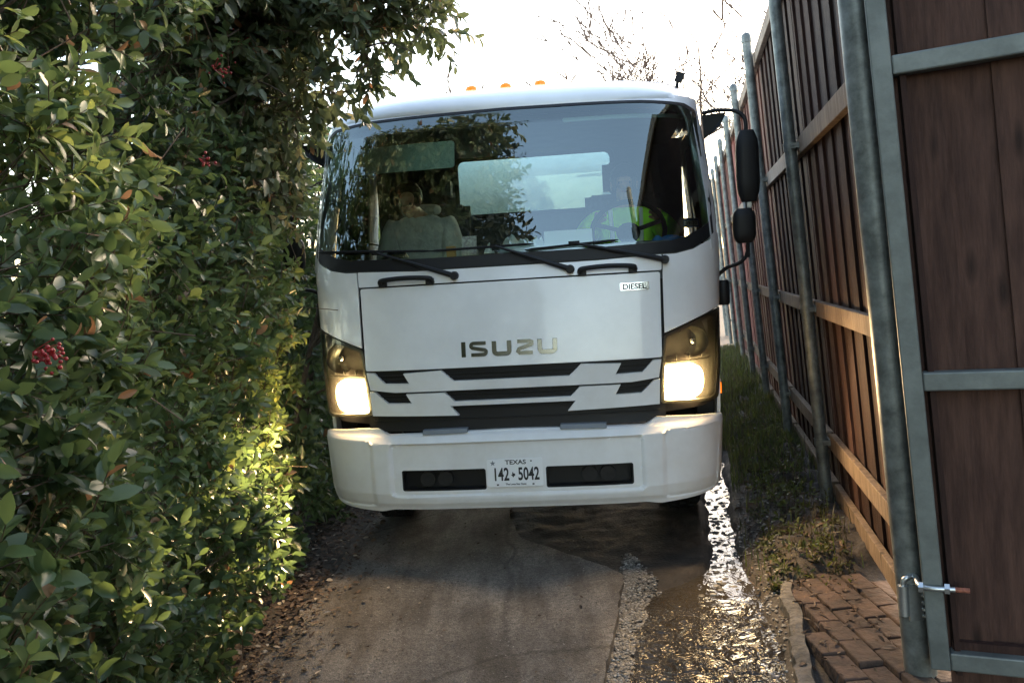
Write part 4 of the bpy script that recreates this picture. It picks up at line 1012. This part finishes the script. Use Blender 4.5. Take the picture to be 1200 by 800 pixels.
dp = panel('engine_badge', rr(.615, .772, 1.517, 1.558, .004), M_CHROME, off=-.008, th=.008, bev=.001, grid=.08)
on_front(text_mesh('DIESEL', .041, .0006, 1.05, .0013), .692, 1.5235, -.0095, 'badge_lettering', M_INK, dp)

# grab handles and wipers
for x0, x1 in ((-.706, -.412), (.404, .700)):
    bm = bmesh.new(); y0 = min(depth(x0, 1.645), depth(x1, 1.645)); f = lambda x, z, o: (x, depth(x, z)-o, z)
    tube(bm, catmull([f(x0, 1.625, 0), f(x0-.0, 1.636, .03), f(x0+.02, 1.648, .04), f((x0+x1)/2, 1.655, .042), f(x1-.02, 1.648, .04), f(x1, 1.636, .03), f(x1, 1.625, 0)], 5), .0135, 10)
    for xx in (x0+.012, x1-.012):
        vs = box(bm, f(xx, 1.628, .008), (.045, .028, .036))
    build('grab_handle', bm, M_BLACK, truck, bev=.003)
def wiper(piv, mid, b0, b1):
    w_ = empty('wiper'); w_.parent = truck
    f = lambda p, o: Vector((p[0], depth(p[0], p[1])-o, p[1]))
    bm = bmesh.new(); a = f(piv, .03); c = f(mid, .035); m1 = a.lerp(c, .35)+Vector((0, -.012, .0))
    tube(bm, [a, m1, a.lerp(c, .8), c], [.016, .013, .008, .006], 8)
    build('wiper_arm', bm, M_BLACK, w_)
    bm = bmesh.new(); p = f(piv, 0); lathe(bm, [(.024, 0), (.024, -.03), (.017, -.045)], 18, 'y', tuple(p)); build('wiper_hub', bm, M_BLACK, w_)
    bm = bmesh.new(); pts = [f((b0[0]+(b1[0]-b0[0])*t, b0[1]+(b1[1]-b0[1])*t), .018) for t in np.linspace(0, 1, 14)]
    tube(bm, pts, [.003]+[.007]*12+[.003], 6); box(bm, tuple(f(mid, .024)), (.06, .018, .020)); build('wiper_blade', bm, M_RUB, w_)
wiper((-.285, 1.652), (-.72, 1.802), (-1.13, 1.835), (-.40, 1.795))
wiper((.352, 1.650), (-.05, 1.800), (-.42, 1.795), (.16, 1.80))
wiper((.865, 1.672), (.38, 1.790), (.11, 1.768), (.62, 1.792))

# roof clearance lamps and a small bracket
for xx in (-.225, -.01, .205):
    bm = bmesh.new(); yy = .86-.0*abs(xx)
    rg = []
    for t, s in ((0, 1), (.5, .95), (.85, .7), (1, .35)):
        rg.append([Vector((xx+.038*s*cos(a), .80+.026*s*sin(a), 2.795+.03*t)) for a in np.linspace(0, 2*pi, 17)[:-1]])
    loft(bm, rg); build('clearance_light', bm, M_AMBER, roof)
bm = bmesh.new(); box(bm, (1.06, .88, 2.79), (.05, .03, .06), Matrix.Rotation(.4, 3, 'Y')); tube(bm, [(1.04, .88, 2.72), (1.05, .88, 2.80)], .010, 6); build('antenna_bracket', bm, M_BLACK, roof)

# mirrors on their bracket (both sides), side marker
def mirror_set(sd_):
    mr = empty('mirror_assembly'); mr.parent = truck; X = lambda x: sd_*x
    bm = bmesh.new()
    tube(bm, catmull([(X(1.17), .70, 2.53), (X(1.24), .66, 2.535), (X(1.345), .62, 2.515), (X(1.395), .60, 2.46), (X(1.395), .60, 2.36)], 6), .012, 10)
    tube(bm, [(X(1.395), .60, 2.38), (X(1.385), .60, 1.66)], .010, 10)
    tube(bm, catmull([(X(1.385), .60, 1.80), (X(1.38), .60, 1.69), (X(1.34), .61, 1.635), (X(1.27), .63, 1.61), (X(1.235), .65, 1.585), (X(1.20), .68, 1.55)], 6), .012, 10)
    build('mirror_arm', bm, M_BLACK, mr)
    bm = bmesh.new()
    def shell(cx, cy, z0, z1, w2, dd):
        rg = []
        for t in np.linspace(0, 1, 9):
            s = (1-abs(2*t-1)**5)**.35 if 0 < t < 1 else .62
            s = max(s, .62); z = z0+(z1-z0)*t
            rg.append([Vector((X(cx)+w2*s*math.copysign(abs(cos(a))**.55, cos(a)), cy+dd*s*math.copysign(abs(sin(a))**.7, sin(a)), z)) for a in np.linspace(0, 2*pi, 25)[:-1]])
        loft(bm, rg)
    shell(1.40, .60, 1.985, 2.395, .066, .055); build('main_mirror', bm, M_BLACK, mr)
    bm = bmesh.new(); shell(1.365, .585, 1.745, 1.945, .066, .05); build('wide_mirror', bm, M_BLACK, mr)
    bm = bmesh.new(); box(bm, (X(1.40), .60, 1.965), (.03, .03, .035)); build('clamp', bm, M_ZINC, mr, bev=.003)
    # black upper bracket against the pillar
    bm = bmesh.new(); loft(bm, [[Vector((X(1.165), .70, 2.52)), Vector((X(1.30), .66, 2.52)), Vector((X(1.26), .66, 2.44)), Vector((X(1.175), .70, 2.38))], [Vector((X(1.165), .74, 2.52)), Vector((X(1.30), .70, 2.52)), Vector((X(1.26), .70, 2.44)), Vector((X(1.175), .74, 2.38))]])
    build('bracket', bm, M_BLACK, mr, smooth=False)
    bm = bmesh.new(); lathe(bm, [(.03, 1.385), (.036, 1.40), (.036, 1.52), (.028, 1.535)], 18, 'z', (X(1.245), .68, 0)); build('side_camera', bm, M_BLACK, mr)
mirror_set(1); mirror_set(-1)
for sd_ in (1, -1):
    bm = bmesh.new(); box(bm, (sd_*1.215, .95, .855), (.055, .10, .09)); bmesh.ops.bevel(bm, geom=bm.edges[:], offset=.012, segments=2); mk = build('side_marker', bm, M_BLACK)
    bm = bmesh.new(); box(bm, (sd_*1.228, .897, .855), (.020, .012, .07)); bmesh.ops.bevel(bm, geom=bm.edges[:], offset=.004, segments=2); build('marker_lens', bm, M_AMBER, mk)
    bm = bmesh.new(); loft(bm, [[Vector((sd_*1.06, y, .44)) , Vector((sd_*1.17, y, .50)), Vector((sd_*1.19, y, .86)), Vector((sd_*1.05, y, .86))] for y in (.62, 1.0)]); build('step_box', bm, M_BLACK)

# chassis, wheels, tank
bm = bmesh.new()
for sd_ in (1, -1): box(bm, (sd_*.43, 4.2, .72), (.09, 7.6, .24))
for yy in (.45, 1.7, 3, 4.4, 6, 7.9): box(bm, (0, yy, .72), (.85, .10, .16))
box(bm, (0, .9, .95), (.9, 1.2, .4)); build('chassis', bm, M_DARK, smooth=False)
def wheel(x, y, dual, nm='wheel'):
    wh = empty(nm, (x, y, .50)); wh.parent = truck; s = 1 if x > 0 else -1
    for k in ((0, 1) if dual else (0,)):
        bm = bmesh.new(); w2 = .12
        lathe(bm, [(.30, -w2*.8), (.42, -w2), (.475, -w2*.92), (.50, -w2*.7), (.503, 0), (.50, w2*.7), (.475, w2*.92), (.42, w2), (.30, w2*.8)], 48, 'x', (-s*k*.30, 0, 0), cap=False)
        for a in range(40):
            for o_ in (-.06, .0, .06):
                aa = 2*pi*(a+.5*(o_ == 0))/40; box(bm, (-s*k*.30+o_, .503*cos(aa), .503*sin(aa)), (.045, .05, .012), Matrix.Rotation(aa+pi/2, 3, 'X'))
        build('tyre', bm, M_RUB, wh)
        bm = bmesh.new(); lathe(bm, [(.31, -.10), (.29, -.08), (.28, .02*s), (.16, .04*s), (.15, .10*s), (.06, .12*s), (0.02, .12*s)], 32, 'x', (-s*k*.30, 0, 0)); build('rim', bm, M_GALVD, wh)
for sd_ in (1, -1): wheel(sd_*.98, 1.32, False)
for sd_ in (1, -1): wheel(sd_*.99, 6.1, True)
bm = bmesh.new(); tube(bm, [(-.95, 1.32, .50), (.95, 1.32, .50)], .07, 12); tube(bm, [(-.8, 6.1, .5), (.8, 6.1, .5)], .09, 12); vs = bmesh.ops.create_uvsphere(bm, u_segments=16, v_segments=10, radius=.22)['verts']; bmesh.ops.translate(bm, verts=vs, vec=(0, 6.1, .5)); build('axle', bm, M_DARK)
bm = bmesh.new()
rg = []
for y, s in ((2.45, .02), (2.46, .5), (2.50, .78), (2.58, .93), (2.70, 1), (7.6, 1), (7.72, .93), (7.8, .7), (7.84, .1)):
    rg.append([Vector((.98*s*math.copysign(abs(cos(a))**.45, cos(a))+.02, y, 1.80+.87*s*math.copysign(abs(sin(a))**.45, sin(a)))) for a in np.linspace(0, 2*pi, 49)[:-1]])
loft(bm, rg); tk = build('tank', bm, M_TANK)
for yy in (3.2, 5.0, 6.8):
    bm = bmesh.new(); loft(bm, [[Vector((.98*q_*math.copysign(abs(cos(a))**.45, cos(a))+.02, y_, 1.80+.87*q_*math.copysign(abs(sin(a))**.45, sin(a)))) for a in np.linspace(0, 2*pi, 49)[:-1]] for y_, q_ in ((yy-.03, 1.002), (yy-.025, 1.008), (yy+.025, 1.008), (yy+.03, 1.002))], cap=False)
    build('tank_band', bm, M_GALV, tk)
bm = bmesh.new(); box(bm, (0, 5.1, 1.0), (.95, 5, .30)); build('tank_cradle', bm, M_DARK, smooth=False)
bm = bmesh.new()
for x_ in (-.22, .18): tube(bm, [(x_, 2.2, 1.2), (x_, 2.2, 2.14)], .022, 10)
tube(bm, [(-.22, 2.2, 1.9), (.18, 2.2, 1.9)], .018, 8); build('hose_rack', bm, M_ZINC)
for sd_ in (1, -1):
    bm = bmesh.new(); box(bm, (sd_*1.0, 6.75, .45), (.55, .012, .6)); build('mud_flap', bm, M_RUB, smooth=False)
bm = bmesh.new()
for sd_ in (1, -1):
    rg = []
    for a in np.linspace(radians(-10), radians(190), 22): rg.append([Vector((sd_*(.80), 1.32+.60*cos(a), .50+.60*sin(a))), Vector((sd_*1.16, 1.32+.60*cos(a), .50+.60*sin(a))), Vector((sd_*1.16, 1.32+.62*cos(a), .50+.62*sin(a))), Vector((sd_*.80, 1.32+.62*cos(a), .50+.62*sin(a)))])
    loft(bm, rg)
build('wheel_arch', bm, M_BLACK)

# interior: dashboard, steering wheel, seats, visor, handle
bm = bmesh.new(); rg = []
for x_ in np.linspace(-1.10, 1.10, 23):
    y0 = depth(x_, 1.74)+.03; hgt = 1.745+(.03 if .45 < x_ < 1.0 else 0)
    y1 = max(y0+.04, .70)
    rg.append([Vector((x_, y0, 1.22)), Vector((x_, y0, hgt)), Vector((x_, y0+(y1-y0)*.5, hgt+.015)), Vector((x_, y1, hgt-.0)), Vector((x_, y1+.03, hgt-.05)), Vector((x_, y1-.05, 1.4)), Vector((x_, y1-.1, 1.22))])
loft(bm, rg); build('dashboard', bm, M_DASH, ang=50)
sw = empty('steering_wheel', (.70, .82, 1.86)); sw.parent = truck; sw.rotation_euler = (radians(-52), 0, 0)
bm = bmesh.new(); pts = [(.225*cos(a), .225*sin(a), 0) for a in np.linspace(0, 2*pi, 41)]
tube(bm, pts, .016, 10, cap=False); bmesh.ops.remove_doubles(bm, verts=bm.verts, dist=.001); build('rim', bm, M_BLACK, sw)
bm = bmesh.new(); lathe(bm, [(.07, -.02), (.075, 0), (.05, .02)], 24, 'z')
for a in (200, 340, 90): tube(bm, [(0, 0, 0), (.22*cos(radians(a)), .22*sin(radians(a)), 0)], .014, 8)
build('spokes', bm, M_BLACK, sw)
bm = bmesh.new(); tube(bm, [(.70, .82, 1.86), (.70, .45, 1.5)], .03, 10); build('steering_column', bm, M_BLACK)
def seat(x, wdt, bh=.68):
    s_ = empty('seat', (x, 1.38, 1.28)); s_.parent = truck
    def cush(c, sz, rot=None, nm='cushion'):
        bm = bmesh.new(); box(bm, c, sz, rot); bmesh.ops.bevel(bm, geom=bm.edges[:], offset=.05, segments=3); build(nm, bm, M_SEAT, s_)
    cush((0, -.05, .17), (wdt, .52, .16)); cush((0, .26, .21+bh/2), (wdt, .13, bh), Matrix.Rotation(radians(-10), 3, 'X'), 'backrest')
    cush((0, .35, 1.02), (.27, .10, .20), Matrix.Rotation(radians(-8), 3, 'X'), 'headrest') if wdt > .5 else None
seat(.70, .54); seat(-.68, .54); seat(-.05, .44, .42)
panel('sun_visor', rr(-1.11, -.285, 2.27, 2.43, .02), M_VISOR, off=.035, th=.015, grid=.06)
panel('sun_visor', rr(.34, 1.05, 2.505, 2.53, .01), M_VISOR, off=.12, th=.015, grid=.08)
bm = bmesh.new(); xx = -1.085; tube(bm, catmull([(xx-.02, .55, 2.14), (xx+.05, .52, 2.12), (xx+.07, .52, 2.05), (xx+.07, .52, 1.86), (xx+.0, .55, 1.80)], 5), .014, 8); build('entry_handle', bm, M_GALVD)
for o in list(bpy.data.objects):
    if o.parent is None and o.type in ('MESH', 'LIGHT') and 'label' not in o and 'kind' not in o and o.name != 'sun':
        if o.type == 'MESH': o.parent = truck

# ================================================================ PEOPLE IN THE CAB
def skin(name, joints, edges, rad, root, m, parent, sub=2):
    ks = list(joints); me = bpy.data.meshes.new(name); me.from_pydata([joints[k] for k in ks], [(ks.index(a), ks.index(b)) for a, b in edges], [])
    o = link(name, me, m, parent)
    md = o.modifiers.new('skin', 'SKIN'); md.use_smooth_shade = True; md.branch_smoothing = .6
    if not me.skin_vertices: me.skin_vertices.new()
    for i, k in enumerate(ks):
        r_ = rad[k]; r_ = r_ if hasattr(r_, '__len__') else (r_, r_); me.skin_vertices[0].data[i].radius = r_
        me.skin_vertices[0].data[i].use_root = (k == root)
    s_ = o.modifiers.new('sub', 'SUBSURF'); s_.levels = sub; s_.render_levels = sub
    return o
def chain(*k): return list(zip(k[:-1], k[1:]))
def person(base, lab, top_m, lean, head_off, hands, hood=False):
    J = {'pel': (0, .0, .10), 'bel': (0, -.02+lean*.3, .25), 'che': (0, lean*.7, .43), 'nk0': (0, lean*.95, .57), 'nk': (head_off[0]*.4, lean+head_off[1]*.4, .61)}
    h = Vector((head_off[0], lean+head_off[1], .72+head_off[2])); fd = Vector((0, -1, head_off[3])).normalized(); upv = Vector((0, fd.z, -fd.y)).normalized()
    J['jaw'] = tuple(h-upv*.055+fd*.02); J['hd'] = tuple(h); J['cr'] = tuple(h+upv*.07-fd*.01); J['nose'] = tuple(h+fd*.112-upv*.012); J['chin'] = tuple(h+fd*.07-upv*.085)
    Rr = {'pel': (.17, .13), 'bel': (.15, .12), 'che': (.17, .12), 'nk0': .085, 'nk': .06, 'jaw': .062, 'hd': .082, 'cr': .068, 'nose': .012, 'chin': .022}
    E_ = chain('pel', 'bel', 'che', 'nk0', 'nk', 'jaw', 'hd', 'cr')+[('hd', 'nose'), ('jaw', 'chin')]
    for s, sg in (('l', -1), ('r', 1)):
        hx, hy, hz_ = hands[0 if sg < 0 else 1]
        sh = Vector((sg*.19, lean*.85, .51)); ha = Vector((hx, hy, hz_)); el = (sh+ha)/2+Vector((sg*.09, .04, -.12))
        J['sh'+s] = tuple(sh); J['el'+s] = tuple(el); J['wr'+s] = tuple(ha); Rr['sh'+s] = .062; Rr['el'+s] = .046; Rr['wr'+s] = .030
        d = (ha-el).normalized(); pa = ha+d*.075; J['pa'+s] = tuple(pa); Rr['pa'+s] = (.038, .018)
        E_ += chain('che', 'sh'+s, 'el'+s, 'wr'+s, 'pa'+s)
        sd = Vector((1, 0, 0)) if abs(d.x) < .8 else Vector((0, 1, 0))
        sd = (sd-d*sd.dot(d)).normalized(); dn = Vector((0, 0, -1))
        for f, (o_, ln) in enumerate(((-.028, .030), (-.010, .036), (.010, .034), (.027, .026))):
            a = pa+sd*o_+d*.012; b1 = a+d*ln; b2 = b1+(d*.5+dn*.8).normalized()*ln*.7
            for nm, p, r in (('a', a, .010), ('b', b1, .0095), ('c', b2, .008)): J[f'{s}{f}{nm}'] = tuple(p); Rr[f'{s}{f}{nm}'] = r
            E_ += chain('pa'+s, f'{s}{f}a', f'{s}{f}b', f'{s}{f}c')
        a = ha+d*.025-sd*sg*.036; b1 = a+(d*.7-sd*sg*.6).normalized()*.034; J[s+'ta'] = tuple(a); J[s+'tb'] = tuple(b1); Rr[s+'ta'] = .012; Rr[s+'tb'] = .009
        E_ += chain('wr'+s, s+'ta', s+'tb')
        J['hp'+s] = (sg*.09, -.02, .07); J['kn'+s] = (sg*.14, -.44, .10); J['an'+s] = (sg*.14, -.46, -.24); J['to'+s] = (sg*.15, -.62, -.27)
        Rr['hp'+s] = .085; Rr['kn'+s] = .062; Rr['an'+s] = .042; Rr['to'+s] = (.042, .03); E_ += chain('pel', 'hp'+s, 'kn'+s, 'an'+s, 'to'+s)
    body = skin('person', J, E_, Rr, 'pel', M_SKIN, None)
    body.matrix_world = TM @ Matrix.Translation(base)
    tag(body, lab, 'person')
    def sub(keys, grow, nm, mm, root):
        jj = {k: J[k] for k in keys}; ee = [e for e in E_ if e[0] in jj and e[1] in jj]
        rr_ = {k: ((Rr[k][0]+grow, Rr[k][1]+grow) if hasattr(Rr[k], '__len__') else Rr[k]+grow) for k in keys}
        return skin(nm, jj, ee, rr_, root, mm, body)
    sub(['pel', 'bel', 'che', 'nk0', 'shl', 'ell', 'wrl', 'shr', 'elr', 'wrr'], .036, 'hoodie' if hood else 'work_shirt', top_m, 'che')
    sub(['pel', 'hpl', 'knl', 'anl', 'hpr', 'knr', 'anr'], .016, 'trousers', M_TROU, 'pel')
    bm = bmesh.new(); vs = bmesh.ops.create_uvsphere(bm, u_segments=20, v_segments=14, radius=.1)['verts']
    for v in vs:
        v.co = Vector((v.co.x*.92, v.co.y*1.08+.012, v.co.z*1.0+.045))
        if v.co.y < -.02 and v.co.z < .055: v.co.y = -.02; v.co.z = max(v.co.z, .04)
    rm = Matrix.Rotation(atan2(head_off[3], 1), 4, 'X'); bmesh.ops.transform(bm, matrix=Matrix.Translation(h) @ rm, verts=bm.verts)
    build('hair', bm, M_HAIR, body)
    for sx in (-1, 1):
        bm = bmesh.new(); bmesh.ops.create_uvsphere(bm, u_segments=10, v_segments=8, radius=.010); bmesh.ops.translate(bm, verts=bm.verts, vec=h+fd*.072+Vector((sx*.032, 0, 0))+upv*.012); build('eye', bm, M_HAIR, body)
        bm = bmesh.new(); bmesh.ops.create_uvsphere(bm, u_segments=10, v_segments=8, radius=.022); 
        for v in bm.verts: v.co.x *= .4; v.co.z *= 1.4
        bmesh.ops.translate(bm, verts=bm.verts, vec=h+Vector((sx*.085, 0, 0))); build('ear', bm, M_SKIN, body)
    bm = bmesh.new(); tube(bm, [h+fd*.083-upv*.045+Vector((x_, abs(x_)*.3, 0)) for x_ in (-.022, 0, .022)], [.003, .006, .003], 6); build('mouth', bm, M_BERRY if False else M_RUST, body)
    if hood:
        bm = bmesh.new(); tube(bm, [(Vector((.11*cos(a), lean*.9+.02+.10*sin(a), .60+.02*sin(a)))) for a in np.linspace(.1, pi-.1, 16)], [.02]+[.034]*14+[.02], 10); build('hood', bm, top_m, body)
    else:
        for sx in (-1, 1):
            bm = bmesh.new(); tube(bm, [(sx*.09, lean*.3-.155, .2), (sx*.095, lean*.7-.152, .42), (sx*.10, lean*.8-.09, .56)], .014, 6); build('reflective_band', bm, M_PLATE, body)
    return body
person((.70, 1.28, 1.47), 'driver in a lime high visibility shirt behind the steering wheel', M_HIVIS, -.04, (0, -.03, 0, 0), ((-.20, -.42, .47), (.20, -.42, .47)))
person((-.66, 1.20, 1.50), 'passenger in a grey hoodie looking down, at the left of the cab', M_HOOD, -.14, (-.06, -.06, -.05, -.7), ((-.10, -.36, .20), (.10, -.36, .20)), hood=True)

# ================================================================ LOOSE THINGS ON THE DASHBOARD (each its own thing)
def on_dash(name, bm, m, lab, cat, x, y, z, rz=0, bev=0, smooth=True):
    o = build(name, bm, m, bev=bev, smooth=smooth); o.matrix_world = TM @ Matrix.Translation((x, y, z)) @ Matrix.Rotation(rz, 4, 'Z'); return tag(o, lab, cat)
def crumple(bm, w_, d_, h_, seed, n=14):
    random.seed(seed); vv = [[bm.verts.new((w_*(i/n-.5), d_*(j/n-.5), h_*(.5+.9*noise.noise((i*.24, j*.24, seed)))*(1-abs(2*i/n-1)**3)*(1-abs(2*j/n-1)**3)+.004)) for i in range(n+1)] for j in range(n+1)]
    for j in range(n):
        for i in range(n): bm.faces.new((vv[j][i], vv[j][i+1], vv[j+1][i+1], vv[j+1][i]))
    bmesh.ops.extrude_face_region(bm, geom=[])
DZ = 1.762
bm = bmesh.new(); box(bm, (0, 0, .062), (.27, .003, .125), Matrix.Rotation(radians(-38), 3, 'X')); box(bm, (-.03, .06, .012), (.24, .18, .012)); on_dash('paper_sheets', bm, M_PAPER, 'white paper sheets propped on the dashboard in front of the steering wheel', 'papers', .345, .235, DZ-.004, .03, smooth=False)
bm = bmesh.new(); box(bm, (0, 0, .055), (.085, .004, .11), Matrix.Rotation(radians(-15), 3, 'X')); box(bm, (0, .03, .015), (.085, .06, .03)); on_dash('printed_card', bm, mat('printed card', (.75, .72, .72), .7, col2=(.35, .3, .35), vscale=60), 'small printed card standing on the dashboard near the middle', 'card', -.215, .24, DZ, smooth=False)
bm = bmesh.new(); box(bm, (0, 0, .03), (.05, .05, .06)); on_dash('carton', bm, mat('orange carton', (.5, .26, .08), .7), 'small orange carton beside the printed card on the dashboard', 'carton', -.33, .30, DZ, bev=.003, smooth=False)
bm = bmesh.new(); crumple(bm, .26, .12, .06, 4); on_dash('rubber_glove', bm, M_BLUE, 'crumpled blue rubber glove on the dashboard below the sticker', 'glove', .92, .40, DZ+.005, .2)
bm = bmesh.new(); crumple(bm, .20, .14, .13, 9); on_dash('plastic_bag', bm, M_TISS, 'crumpled clear plastic bag on the dashboard left of the papers', 'plastic bag', .04, .30, DZ)
bm = bmesh.new(); crumple(bm, .10, .09, .10, 12); on_dash('tissue', bm, M_PAPER, 'crumpled white tissue lying against the papers on the dashboard', 'tissue', .165, .26, DZ)
bm = bmesh.new(); crumple(bm, .06, .05, .06, 15); on_dash('paper_scrap', bm, M_PAPER, 'tiny crumpled paper scrap near the foot of the printed card', 'paper scrap', -.10, .22, DZ)
bm = bmesh.new(); crumple(bm, .16, .12, .07, 18); on_dash('work_glove', bm, M_BLACK, 'black work glove on the dashboard in front of the passenger', 'glove', -.68, .36, DZ+.01)
